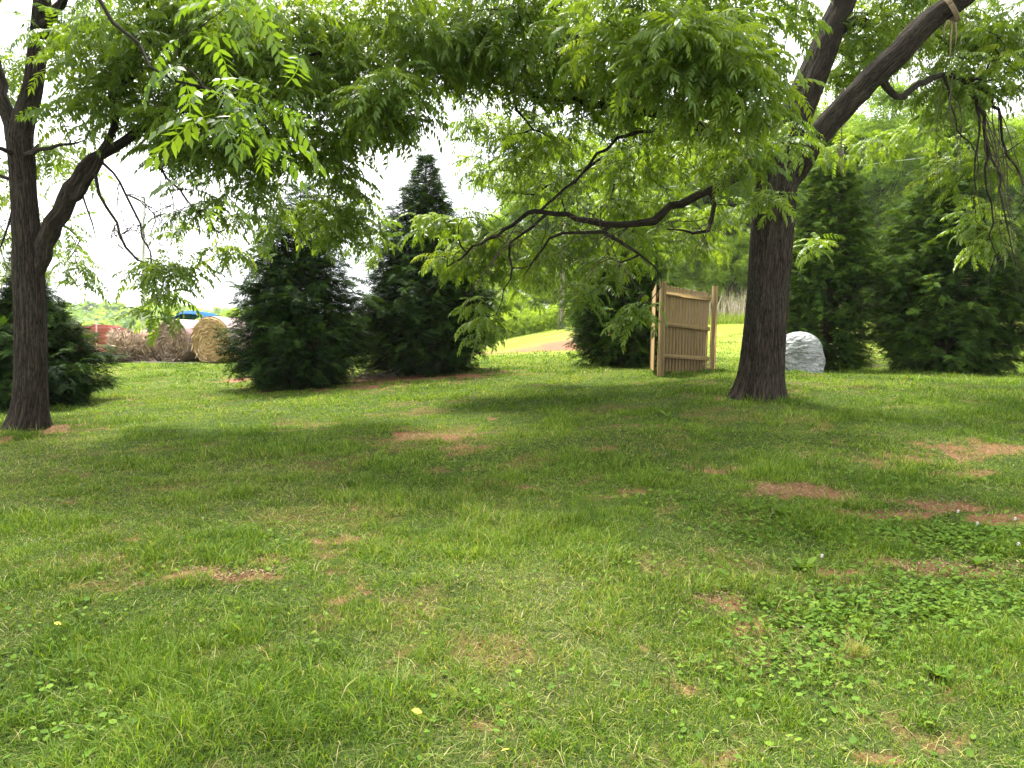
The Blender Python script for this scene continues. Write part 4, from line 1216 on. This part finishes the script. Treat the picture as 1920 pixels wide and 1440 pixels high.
blades(x, y, rng.uniform(.35, .8, n), rng.uniform(.02, .045, n), rng.beta(2, 3, n), rng.uniform(0, 6.28, n), rng.uniform(.4, 1, n), rng.random(n) * .4, 'tall_field_grass', 'strip of unmown yellow green grass below the reeds', M['grass'])

# ================================================================== OBJECTS
# ---- wooden fence panel
def wood_mat():
    m = NT('fence_wood')
    b = m.attr('bk', 'Vector')
    v = m.attr('var')
    gr = m.noise(m.scale(b, (14, 14, 1.1)), 4, 6, .65, dist=.6)
    kn = m.noise(m.scale(b, (6, 6, 2.5)), 2.6, 2)
    c = m.ramp(gr, [(.3, (.11, .072, .026)), (.5, (.195, .135, .055)), (.7, (.28, .20, .09))])
    c = m.mix(m.math('MULTIPLY', m.math('SUBTRACT', v, .3), .6, True), c, (.20, .15, .10))
    c = m.mix(m.math('MULTIPLY', m.math('GREATER_THAN', kn, .72), .7), c, (.09, .05, .03))
    return m.done(m.bsdf(c, .8, .2, m.bump(gr, .4, .01)))
M['fence'] = wood_mat()
M['fence2'] = M['fence']
pA = gp(1238, 706); 
pL = np.array([pA[0], pA[1], float(H(pA[0], pA[1]))])
pRt = at_depth(1335, pL[1] + 1.75)
d2 = (pRt - pL)[:2]; Lp = float(np.linalg.norm(d2)); rzf = math.atan2(d2[1], d2[0])
print('fence', pL, pRt, Lp, at(1238, 527, pL[1])[2] - pL[2])
fe = empty('fence_panel', pL, 'weathered brown wooden picket fence panel between two posts left of the big trunk', 'fence', None, rzf)
ph = float(at(1238, 527, pL[1])[2] - pL[2])
dz = float(pRt[2] - pL[2])
for xx, zz in ((0, 0), (Lp, dz)):
    mb = MB(); top = (ph if xx == 0 else float(at(1335, 537, pRt[1])[2] - pL[2]))
    mb.box((xx, 0, (top + zz - .1) / 2), (.10, .10, top - zz + .1), bev=.006)
    mb.obj('post', M['fence'], fe)
topL = float(at(1250, 532, pL[1])[2] - pL[2]); topR = float(at(1330, 549, pRt[1])[2] - pL[2])
botL = float(at(1250, 697, pL[1])[2] - pL[2]); botR = float(at(1330, 697, pRt[1])[2] - pL[2]) - .02
mb = MB(); nbrd = 16; bw = (Lp - .12) / nbrd
for k in range(nbrd):
    u = (k + .5) / nbrd; xx = .06 + (Lp - .12) * u
    t_ = topL + (topR - topL) * u + rng.normal(0, .008); b_ = botL + (botR - botL) * u + rng.normal(0, .01)
    mb.box((xx, .105, (t_ + b_) / 2 - .02), (bw - .004, .018, t_ - b_ - .04), bev=.003)
    mb.box((xx, .105, t_ - .025), (bw * .62, .0175, .045), bev=.003)
mb.obj('pickets', M['fence'], fe)
for (ya, yb) in ((548, 561), (606, 617), (667, 673)):
    za = float(at(1250, ya, pL[1])[2] - pL[2]); zb = float(at(1330, yb, pRt[1])[2] - pL[2])
    an = math.atan2(zb - za, Lp)
    Mx = np.array([[math.cos(an), 0, -math.sin(an)], [0, 1, 0], [math.sin(an), 0, math.cos(an)]])
    mb = MB(); mb.box((Lp / 2, .073, (za + zb) / 2), (Lp - .11, .04, .085), bev=.005, M=Mx)
    mb.obj('rail', M['fence'], fe)
# the second panel turns the corner behind the left post
b2 = at_depth(1230, pL[1] + 2.2)
d3 = (b2 - pL)[:2]; L2 = float(np.linalg.norm(d3)); rz2 = math.atan2(d3[1], d3[0])
f2 = empty('fence_panel', pL + np.array([-.02, .055, 0]), 'second wooden fence panel turning back from the left post, seen edge on', 'fence', None, rz2)
mb = MB()
for k in range(14):
    xx = .16 + (L2 - .16) * (k + .5) / 14
    mb.box((xx, .09, ph / 2 + .03), ((L2 - .16) / 14 - .004, .018, ph - .12), bev=.003)
mb.obj('pickets', M['fence'], f2)
for zz in (ph * .86, ph * .53, ph * .19):
    mb = MB(); mb.box((L2 / 2 + .08, .06, zz), (L2 - .1, .04, .085), bev=.005); mb.obj('rail', M['fence'], f2)
mb = MB(); mb.box((L2 + .03, .06, ph / 2 - .05), (.1, .1, ph + .05), bev=.005); mb.obj('post', M['fence'], f2)

# ---- artificial boulder
def boulder():
    b = at_depth(1497, 16.6)
    w = 1.0 * 92 / F * 16.6; hgt = float(at(1497, 619, 16.6)[2] - b[2])
    n, m_ = 90, 70
    th = np.linspace(0, 2 * np.pi, n, endpoint=False); ph_ = np.linspace(0, 1, m_)
    TH, PHI = np.meshgrid(th, ph_)
    # upright dome with flattened sides
    e = 3.0
    zz = np.sin(PHI * np.pi / 2) ; rr = np.clip(1 - zz ** e, 0, 1) ** (1 / 2.4)
    rr[-1] = 0
    zz = PHI ** .8; rr = np.clip(1 - zz ** 4.2, 0, 1) ** .5 * (1 - .06 * zz)
    X = rr * np.cos(TH); Y = rr * np.sin(TH)
    f1 = fbm(np.cos(TH) * 2.2 + 9, np.sin(TH) * 2.2 + zz * 4.5, 8, 3) - .5
    f2 = np.abs(fbm(np.cos(TH) * 3 + 3, zz * 16 + np.sin(TH) * 3, 18, 4) - .5)
    f3 = np.abs(fbm(np.cos(TH) * 5 + 30, np.sin(TH) * 5 + zz * 9, 28, 4) - .5)
    low = sstep(.75, .2, zz)
    dsp = 1 + f1 * .3 - np.clip(.09 - f2, 0, 1) * .7 * (.15 + low) - np.clip(.08 - f3, 0, 1) * 1.0
    Zs = zz + .02 * f1 * (1 - zz)
    V = np.stack([X * dsp * w * .52, Y * dsp * w * .45, Zs * hgt - .03], -1).reshape(-1, 3)
    i = np.arange(m_ - 1)[:, None] * n; j = np.arange(n)[None, :]; j2 = (j + 1) % n
    Qb = np.stack([i + j, i + j2, i + n + j2, i + n + j], -1).reshape(-1, 4)
    m = NT('boulder_shell'); o = m.n('ShaderNodeTexCoord').outputs['Object']
    n1 = m.noise(o, 2.2, 4, .5); n2 = m.noise(o, 30, 4)
    c = m.ramp(n1, [(.3, (.21, .225, .21)), (.55, (.32, .33, .33)), (.8, (.40, .41, .41))])
    wv = m.noise(m.scale(o, (1, 1, 1.9)), 3.2, 3, dist=.7)
    hh = m.math('ADD', m.math('MULTIPLY', m.math('ABSOLUTE', m.math('SUBTRACT', wv, .5)), 4), m.math('MULTIPLY', n2, .25))
    mat = m.done(m.bsdf(c, .85, .2, m.bump(hh, 1, .05)))
    o_ = mobj('boulder', np_mesh('boulder', V, [Qb], [mat], True), None, b)
    tag(o_, 'pale grey artificial boulder with wrinkled sides behind the big trunk', 'boulder')
boulder()

# ---- hay bales
def hay_mat(name, a, b, c3):
    m = NT(name); o = m.attr('bk', 'Vector')
    n1 = m.noise(m.scale(o, (1, .4, .25)), 11, 5, .7); n2 = m.noise(o, 3, 3)
    c = m.ramp(n1, [(.3, a), (.5, b), (.72, c3)])
    c = m.mix(m.math('MULTIPLY', n2, .5), c, tuple(q * .55 for q in b))
    return m.done(m.bsdf(c, .95, .1, m.bump(n1, .8, .04)))
M['hay'] = hay_mat('hay_golden', (.20, .12, .05), (.40, .27, .12), (.58, .43, .22))
M['hayold'] = hay_mat('hay_old', (.14, .09, .06), (.30, .21, .14), (.46, .35, .25))
def straw_mat(name, a, b):
    m = NT(name); return m.done(m.bsdf(m.ramp(m.attr('var'), [(0, a), (1, b)]), .85, .15))
M['straw'] = straw_mat('straw_golden', (.26, .16, .07), (.60, .45, .24))
M['strawold'] = straw_mat('straw_old', (.15, .10, .07), (.48, .36, .25))
def net():
    m = NT('net_wrap'); o = m.attr('bk', 'Vector')
    n1 = m.noise(m.scale(o, (1, 1, 6)), 5, 5); n2 = m.noise(o, 30, 3)
    c = m.ramp(n1, [(.35, (.28, .17, .16)), (.55, (.38, .28, .27)), (.7, (.46, .40, .40))])
    return m.done(m.bsdf(c, .5, .4, m.bump(n2, .5, .02)))
M['net'] = net()
def strands(P, D, L, w, g):
    n = len(P); s = g.normal(size=(n, 3)); s = np.cross(D, s); s /= np.linalg.norm(s, axis=1, keepdims=True) + 1e-9
    V = np.stack([P - s * w / 2, P + s * w / 2, P + D * L[:, None] * .5 + s * w * .4 + g.normal(0, .02, (n, 3)), P + D * L[:, None] + g.normal(0, .03, (n, 3))], 1)
    Q_ = np.arange(n)[:, None] * 4 + np.array([[0, 1, 2, 3]])
    return V.reshape(-1, 3), Q_
def bale(pos, r, ln, yaw, label, old=False, seed=1, sag=0., net_on=True, fuzz=1400, wild=0.):
    """round bale lying on its side, axis along local Y, one end facing -Y"""
    g = np.random.default_rng(seed)
    ff_ = .25 if not wild and not old else 1
    root = empty('hay_bale', pos, label, 'hay bale', 'round hay bales at the edge of the field', yaw)
    n = 72
    prof = []
    for t in np.linspace(0, 1, 26): prof.append((t * (r - .07), -ln / 2 + .015 * math.sin(t * 70) - .03 * (1 - t)))
    for a in np.linspace(-90, 0, 6): prof.append((r - .07 + .07 * math.cos(R(a)), -ln / 2 + .07 + .07 * math.sin(R(a))))
    for t in np.linspace(.08, .92, 14): prof.append((r, -ln / 2 + .07 + (ln - .14) * t))
    for a in np.linspace(0, 90, 6): prof.append((r - .07 + .07 * math.cos(R(a)), ln / 2 - .07 + .07 * math.sin(R(a))))
    prof.append((0.01, ln / 2))
    th = np.linspace(0, 2 * np.pi, n, endpoint=False)
    V = np.array([[(rr) * math.cos(a), yy + (.022 * math.sin(rr * 55 + a) if rr < r - .08 and yy < 0 else 0), rr * math.sin(a)] for rr, yy in prof for a in th])
    rad = np.hypot(V[:, 0], V[:, 2])
    nn = fbm(V[:, 0] * 4 + 7, V[:, 1] * 4 + V[:, 2] * 4, seed, 3) - .5
    V[:, 0] *= 1 + nn * (.05 + wild * .4); V[:, 2] *= 1 + nn * (.05 + wild * .4)
    V[:, 2] = np.where(V[:, 2] < 0, V[:, 2] * (1 - sag), V[:, 2] * (1 - sag * .6)); V[:, 0] *= 1 + sag * .5
    V[:, 2] = np.maximum(V[:, 2], -r * (1 - sag) * .93)
    lift = r * (1 - sag) * .93
    bk = np.stack([rad * 6, V[:, 1] * 2, np.arctan2(V[:, 2], V[:, 0]) * .6], -1)
    mb = MB(); i = np.arange(len(prof) - 1)[:, None] * n; j = np.arange(n)[None, :]; j2 = (j + 1) % n
    Qb = np.stack([i + j, i + n + j, i + n + j2, i + j2], -1).reshape(-1, 4)
    mb.add(V + [0, 0, lift], Qb, bk=bk)
    mb.obj('hay_body', M['hayold' if old else 'hay'], root, True)
    # loose stalks on the end and around the rim
    m = int(fuzz * ff_); a = g.uniform(0, 6.28, m); q = np.sqrt(g.random(m)) * r * .97
    P = np.stack([q * np.cos(a), np.full(m, -ln / 2 - .02), q * np.sin(a) * (1 - sag)], -1)
    D = np.stack([-np.sin(a), np.full(m, -.18), np.cos(a)], -1) + g.normal(0, .25, (m, 3))
    m2 = fuzz; a2 = g.uniform(0, 6.28, m2); y2 = g.uniform(-ln / 2, ln / 2, m2)
    P2 = np.stack([r * 1.0 * np.cos(a2), y2, r * 1.0 * np.sin(a2) * (1 - sag * .7)], -1)
    D2 = np.stack([-np.sin(a2), g.normal(0, .3, m2), np.cos(a2)], -1) * 1.0 + g.normal(0, .25 + wild, (m2, 3)) + np.stack([np.cos(a2), 0 * a2, np.sin(a2)], -1) * .15
    if wild:
        D2[:, 2] -= .8
    k2 = (np.ones(m2, bool) if not net_on else (g.random(m2) < .0))
    P = np.concatenate([P, P2[k2]]); D = np.concatenate([D, D2[k2]]); D /= np.linalg.norm(D, axis=1, keepdims=True)
    P[:, 2] = np.maximum(P[:, 2] + lift, .02)
    Vs, Qs = strands(P, D, g.uniform(.08, .3, len(P)) * (1 + wild * 2), .012, g)
    Vs[:, 2] = np.maximum(Vs[:, 2], .01)
    mobj('loose_straw', np_mesh('loose_straw', Vs, [Qs], [M['strawold' if old else 'straw']], False, {'var': ('FLOAT', np.repeat(g.random(len(P)), 4))}), root)
    if net_on:
        sh = MB(); an = np.linspace(R(-28), R(208), 50); ys = np.linspace(-ln / 2 + .05, ln / 2 - .05, 16)
        AA, YY = np.meshgrid(an, ys)
        rr = r * 1.012 + .012 * fbm(AA * 9, YY * 6, seed, 3)
        Vn = np.stack([rr * np.cos(AA) * (1 + sag * .5), YY, rr * np.sin(AA) * (1 - sag * .6) + lift], -1).reshape(-1, 3)
        i = (np.arange(15)[:, None] * 50 + np.arange(49)[None, :]).ravel()
        sh.add(Vn, np.stack([i, i + 1, i + 51, i + 50], 1), bk=np.stack([AA * 2, AA * 0, YY], -1).reshape(-1, 3))
        o = sh.obj('net_wrap', M['net'], root, True)
        md = o.modifiers.new('thick', 'SOLIDIFY'); md.thickness = .006
    return root
def gz(px, Y): return at_depth(px, Y)
bale(gz(422, 25.6), .76, 1.5, R(-20), 'golden round bale nearest the dark conifer, spiral end showing', seed=3)
bale(gz(350, 26.0), .72, 1.4, R(-24), 'brown round bale with pink white net wrap left of the golden one', old=True, seed=4)
bale(gz(292, 26.0), .60, 1.5, R(-55), 'sagging uncovered brown bale in the middle of the row', old=True, seed=5, sag=.10, net_on=False, fuzz=900, wild=.03)
bale(gz(250, 25.6), .56, 1.1, R(-60), 'collapsed shaggy bale at the left end of the row', old=True, seed=6, sag=.14, net_on=False, fuzz=3500, wild=.22)
# blue tarp over another bale behind
def tarp():
    b = gz(372, 28.0)
    n, m_ = 60, 40
    X, Y = np.meshgrid(np.linspace(-1.2, 1.2, n), np.linspace(-.9, .9, m_))
    q = np.clip(np.abs(X) / 1.25, 0, 1); top = float(at(380, 589, 28.0)[2] - b[2])
    Z = top * (1 - q ** 2.6) * (1 - .25 * np.clip(np.abs(Y) - .6, 0, 1)) + .05 * (fbm(X * 3, Y * 3, 2, 3) - .5) + .1
    V = np.stack([X, Y, Z], -1).reshape(-1, 3)
    i = (np.arange(m_ - 1)[:, None] * n + np.arange(n - 1)[None, :]).ravel()
    mat = plain('tarp_blue', (.0, .07, .24), .75, .1, 6, .3, .5)
    o = mobj('tarp', np_mesh('tarp', V, [np.stack([i, i + 1, i + n + 1, i + n], 1)], [mat], True), None, b)
    o.modifiers.new('thick', 'SOLIDIFY').thickness = .01
    tag(o, 'bright blue tarp draped over the hay behind the bales', 'tarp')
tarp()
bale(gz(372, 28.0), .60, 1.3, R(0), 'bale hidden under the blue tarp, only its lower end open', old=True, seed=8, net_on=False, fuzz=300)
# slab edge under the bales
sb_ = gz(320, 26.2)
mb = MB(); mb.box((0, 0, -.05), (4.6, 2.6, .12), bev=.01)
o = mb.obj('concrete_slab', plain('slab', (.20, .18, .15), .9, .1), None, loc=sb_); o.rotation_euler = (0, 0, R(-14))
tag(o, 'low pale slab under the hay bales', 'slab')

# ---- red wooden sided trailer
def trailer():
    Y = 29.5
    p = at_depth(150, Y)
    root = empty('farm_trailer', p, 'faded red slatted farm trailer beside the shaggy bale, half behind the low conifer', 'trailer', None, R(4))
    red = plain('red_boards', (.30, .075, .055), .75, .3, 9, .35, .2); steel = plain('grey_steel', (.25, .24, .23), .5, .5)
    top = float(at(168, 608, Y)[2] - p[2]); base = .55
    W_ = 1.7; Ln = 2.4
    # long axis along local Y; end towards the camera is sloped
    mb = MB(); mb.box((0, Ln / 2 - .8, base), (W_, Ln, .1), bev=.01); mb.obj('bed', red, root)
    ns = 7; hh = (top - base - .06) / ns
    for sx in (-1, 1):
        mb = MB()
        for k in range(ns):
            mb.box((sx * W_ / 2, Ln / 2 - .8, base + .07 + (k + .5) * hh), (.035, Ln, hh - .025), bev=.004)
        mb.obj('side_panel', red, root)
    for yy in (-.8, Ln - .8):
        mb = MB()
        for k in range(ns):
            mb.box((0, yy, base + .07 + (k + .5) * hh * .93), (W_ - .04, .035, hh * .93 - .025), bev=.004)
        mb.obj('end_panel', red, root)
    # outward leaning side board on the right
    Mx = np.array([[math.cos(R(-14)), 0, -math.sin(R(-14))], [0, 1, 0], [math.sin(R(-14)), 0, math.cos(R(-14))]])
    mb = MB()
    for k in range(4): mb.box((W_ / 2 + .12 + k * .03, Ln / 2 - .8, top - .62 + k * .15), (.03, Ln, .12), bev=.004, M=Mx)
    mb.obj('sideboard', red, root)
    for sx, yy in ((-.35, -.84), (.3, -.84), (W_ / 2 + .03, -.6), (-W_ / 2 - .03, -.6)):
        mb = MB(); mb.box((sx, yy, (base + top + .12) / 2), (.05, .05, top + .12 - base), bev=.005); mb.obj('stake', plain('stake_wood', (.55, .42, .36), .8, .2), root)
    for sx in (-1, 1):
        mb = MB(); a = np.linspace(0, 2 * np.pi, 25)
        mb.tube(np.stack([0 * a + sx * (W_ / 2 + .14), .8 + .27 * np.cos(a), .36 + .27 * np.sin(a)], -1), .085, 10)
        wh = mb.obj('wheel', plain('rubber', (.03, .03, .03), .9, .2), root, True)
        mb = MB(); mb.tube([(sx * (W_ / 2 + .06), .8, .36), (sx * (W_ / 2 + .2), .8, .36)], .19, 16); mb.obj('rim', steel, wh, True)
    mb = MB(); mb.tube([(0, -.8, base), (0, -1.6, base - .1), (0, -2.2, .4)], .04, 8); mb.obj('drawbar', steel, root, True)
trailer()

# ---- pole and cables
b = at_depth(269, 62)
tp = at(270, 262, 62)
po = empty('utility_pole', b, 'tall slim grey pole against the white sky right of the left tree', 'pole')
mb = MB(); mb.tube([(0, 0, -.3), (0, 0, (tp[2] - b[2]) * .5), (0, 0, tp[2] - b[2])], [.17, .15, .13], 14); mb.obj('shaft', plain('pole_grey', (.42, .42, .40), .8, .2, 3), po, True)
mb = MB(); mb.tube([(0, 0, tp[2] - b[2]), (0, 0, tp[2] - b[2] + .12)], [.15, .03], 14); mb.obj('cap', plain('cap_grey', (.3, .3, .3), .6, .4), po, True)
cbm = plain('cable_pale', (.5, .5, .48), .5, .4)
for (x0, y0, x1, y1, lab) in ((1560, 276, 1990, 236, 'upper thin pale cable crossing in front of the wood'), (1560, 318, 1990, 262, 'lower thin pale cable crossing in front of the wood')):
    Yc = 34
    a = at(x0 - 700, y0 + (y0 - y1) / (x1 - x0) * 700, Yc); c = at(x1 + 700, y1 - (y0 - y1) / (x1 - x0) * 700, Yc + 2)
    t = np.linspace(0, 1, 40)[:, None]
    P = a * (1 - t) + c * t; P[:, 2] -= .5 * (4 * t * (1 - t))[:, 0] - .5
    mb = MB(); mb.tube(P, .008, 6); o = mb.obj('power_cable', cbm, None, True)
    tag(o, lab, 'cable', 'pale cables crossing in front of the wood')

# ---- ropes on the big limb
ropem = plain('rope_grey', (.16, .13, .10), .9, .1, 60, .5)
def rope1():
    top = at(1580, 196, YR - .45)
    root = empty('hanging_rope', top, 'short knotted rope hanging from the right limb of the big tree', 'rope')
    mb = MB(); e = at(1577, 285, YR - .45) - top; e2 = at(1577, 325, YR - .45) - top
    mb.tube([(0, .12, .17), (0, -.05, .2), (0, -.13, .05), (0, -.1, -.05), e * .5, e], .009, 8); mb.obj('cord', ropem, root, True)
    mb = MB(); a = np.linspace(0, 12, 40); mb.tube(np.stack([e[0] + .022 * np.cos(a), e[1] + .022 * np.sin(a), e[2] - .002 * a + .02 * np.sin(a * 1.7)], -1), .016, 8); mb.obj('knot', ropem, root, True)
    mb = MB()
    for k in range(6): mb.tube([e, e + [.012 * (k - 2.5), .01 * math.sin(k), -.12], e2 + [.014 * (k - 2.5), .02 * math.sin(k * 2), .04 * math.cos(k)]], .003, 5)
    mb.obj('frayed_end', ropem, root, True)
rope1()
def rope2():
    c0 = at(1782, 18, YR - 1.0)
    root = empty('tied_cloth', c0, 'frayed strap tied round the upper right limb with ends dangling', 'strap')
    cl = plain('strap_tan', (.20, .15, .10), .9, .1, 30, .4)
    mb = MB(); a = np.linspace(0, 2 * np.pi, 24)
    ax = at(1815, -10, YR - 1.1) - at(1740, 40, YR - .9); ax /= np.linalg.norm(ax)
    u = np.cross(ax, [0, 0, 1.]); u /= np.linalg.norm(u); v = np.cross(u, ax)
    rr = .165
    for k in (-1, 0, 1):
        mb.tube(np.array([ax * .02 * k + rr * (u * math.cos(q) + v * math.sin(q)) for q in a]), .013, 6)
    mb.obj('loop', cl, root, True)
    for dx, dl in ((-.1, .22), (.0, .5), (.07, .3)):
        mb = MB(); mb.tube([(0, -.03, -.16), (dx * .6, -.05, -.14 - dl * .15), (dx, -.04, -.16 - dl * .5), (dx * .8, -.05, -.16 - dl)], [.012, .012, .01, .006], 6); mb.obj('strap_end', cl, root, True)
rope2()

# ---- twigs under the conifers, weed by the fence, single plants, fallen leaves
def brush(name, label, px, py, w, h, n, seed):
    g = np.random.default_rng(seed); c = gp(px, py); c[2] = float(H(c[0], c[1])); mb = MB()
    for k in range(n):
        a = g.uniform(0, 3.14); L = g.uniform(.2, .7)
        p = np.array([g.normal(0, w), g.normal(0, .3), abs(g.normal(0, h)) + .02])
        d = np.array([math.cos(a), .4 * math.sin(a), g.normal(0, .3)])
        gz_ = lambda q: max(q[2], .01) + float(H(c[0] + q[0], c[1] + q[1])) - c[2]
        q = [p, p + d * L * .5 + g.normal(0, .03, 3), p + d * L]
        q = [np.array([v[0], v[1], gz_(v)]) for v in q]
        mb.tube(q, [.008, .006, .002], 5)
    return tag(mb.obj(name, M['twig2'], None, True, loc=c), label, 'brush pile')
M['twig2'] = plain('grey_twig', (.16, .13, .11), .9, .1)
brush('brush_pile', 'low pile of dead grey twigs beneath the two dark conifers', 665, 712, .75, .06, 110, 5)
brush('brush_pile', 'dead weed and twigs tangled at the foot of the fence panel', 1308, 694, .12, .10, 40, 6)
brush('brush_pile', 'pale dry twigs between the two tall conifers on the right', 1636, 690, .16, .18, 40, 7)

M['yleaf'] = plain('yellow_leaf', (.62, .50, .04), .6, .3, 30, .3)
for px, py, lab, s in ((781, 1354, 'largest bright yellow fallen leaf in the near grass', .045), (108, 1187, 'yellow fallen leaf in the grass at the far left', .036), (947, 1431, 'yellow fallen leaf at the bottom edge of the lawn', .034), (183, 1210, 'small yellow green fallen leaf near the left weeds', .028)):
    p = gp(px, py); V = []; T = []
    for k, (t, w_) in enumerate(((0, 0), (.3, .26), (.6, .3), (.85, .16), (1, 0))):
        V += [(t - .5, w_, .10 * math.sin(t * 3)), (t - .5, 0, .10 * math.sin(t * 3) - .06), (t - .5, -w_, .10 * math.sin(t * 3))]
    Q_ = []
    for k in range(4):
        for j in range(2): Q_.append([k * 3 + j, k * 3 + j + 1, k * 3 + 4 + j, k * 3 + 3 + j])
    o = mobj('fallen_leaf', np_mesh('fallen_leaf', np.array(V) * s, [np.array(Q_)], [M['yleaf']], True), None, (p[0], p[1], float(H(p[0], p[1])) + .04))
    o.rotation_euler = (.3, .25, px * .7)
    tag(o, lab, 'leaf', 'yellow fallen leaves')
M['white'] = plain('clover_white', (.75, .72, .70), .8, .2, 60, .2)
for px, py, lab in ((1908, 1032, 'largest white clover flower near the right edge'), (1902, 982, 'white clover flower just above the largest one'), (1831, 992, 'white clover flower among the right clover patch'), (1540, 1055, 'white clover flower beside the broad leaved weed'), (1795, 968, 'white clover flower at the upper edge of the clover')):
    p = gp(px, py + 14); p[2] = float(H(p[0], p[1]))
    root = empty('clover_flower', p, lab, 'flower', 'white clover flowers')
    mb = MB(); mb.tube([(0, 0, 0), (.005, 0, .05), (0, 0, .085)], .0015, 5); mb.obj('stem', M['clover'], root, True)
    V = []; T = []; g = random.Random(px)
    for k in range(60):
        zz = 1 - 2 * (k + .5) / 60; a = k * 2.4; q = math.sqrt(1 - zz * zz); d = np.array([q * math.cos(a), q * math.sin(a), zz]); s = np.cross(d, [.3, .2, .9]); s /= np.linalg.norm(s)
        b0 = len(V); V += [np.zeros(3), d * .009 + s * .0028, d * .0135, d * .009 - s * .0028]; T += [[b0, b0 + 1, b0 + 2], [b0, b0 + 2, b0 + 3]]
    mobj('flower_head', np_mesh('flower_head', np.array(V), [np.array(T)], [M['white']], False), root, (0, 0, .088))
def weed(px, py, s, label, nl=9, seed=1):
    g = np.random.default_rng(seed); p = gp(px, py); p[2] = float(H(p[0], p[1]))
    V = []; Q_ = []; vv = []
    for k in range(nl):
        a = k * 2.4; el = g.uniform(.25, 1.2); L = s * g.uniform(.7, 1.1); wd = L * .2; d = np.array([math.cos(a), math.sin(a), 0]); sd_ = np.array([-math.sin(a), math.cos(a), 0])
        for j, (t, w_) in enumerate(((0, .15), (.3, .7), (.6, 1), (.85, .6), (1, .02))):
            c = d * L * t * math.cos(el * (1 - .3 * t)) + np.array([0, 0, L * math.sin(el) * (t - .35 * t * t)])
            V += [c + sd_ * wd * w_, c - sd_ * wd * w_]; vv += [.5 + .3 * math.sin(k)] * 2
        b0 = k * 10
        for j in range(4): Q_.append([b0 + 2 * j, b0 + 2 * j + 1, b0 + 2 * j + 3, b0 + 2 * j + 2])
    o = mobj('weed_plant', np_mesh('weed_plant', np.array(V), [np.array(Q_)], [M['clover']], True, {'var': ('FLOAT', np.array(vv))}), None, p)
    tag(o, label, 'weed', 'broad leaved weeds in the lawn')
weed(1510, 1068, .13, 'broad leaved weed growing at the edge of the near clover', 10, 2)
weed(1250, 782, .16, 'lone pale bladed weed in the shaded lawn in front of the fence panel', 5, 3)
weed(1830, 1062, .12, 'upright weed on the bare strip between the clover patches', 6, 4)
weed(1470, 968, .10, 'flat leafy weed just below the bare red patch', 11, 5)
weed(262, 903, .10, 'pale flat weed in the grass left of centre', 7, 6)
weed(1755, 1268, .10, 'small leafy weed in the worn grass at the lower right', 8, 7)
p = gp(1605, 1232)
x = p[0] + rng.normal(0, .025, 160); y = p[1] + rng.normal(0, .02, 160)
o = blades(x, y, rng.uniform(.05, .13, 160), np.full(160, .003), rng.beta(3, 2, 160), rng.uniform(0, 6.28, 160), rng.random(160), np.ones(160), 'dry_grass_tuft', 'straw coloured dry grass tuft above the worn corner of the lawn', M['grass'])

# ================================================================== HAZE
def haze():
    mb = MB(); mb.box((-120, 230, 22), (1700, 700, 72))
    m = bpy.data.materials.new('haze'); m.use_nodes = True; t = m.node_tree; t.nodes.clear()
    o = t.nodes.new('ShaderNodeOutputMaterial'); v = t.nodes.new('ShaderNodeVolumePrincipled')
    v.inputs['Color'].default_value = (.9, .95, 1, 1); v.inputs['Density'].default_value = .00022; v.inputs['Anisotropy'].default_value = .3
    t.links.new(v.outputs[0], o.inputs['Volume'])
    tag(mb.obj('haze', m), 'thin pale summer haze over the field and hills', 'haze', kind='stuff')
haze()
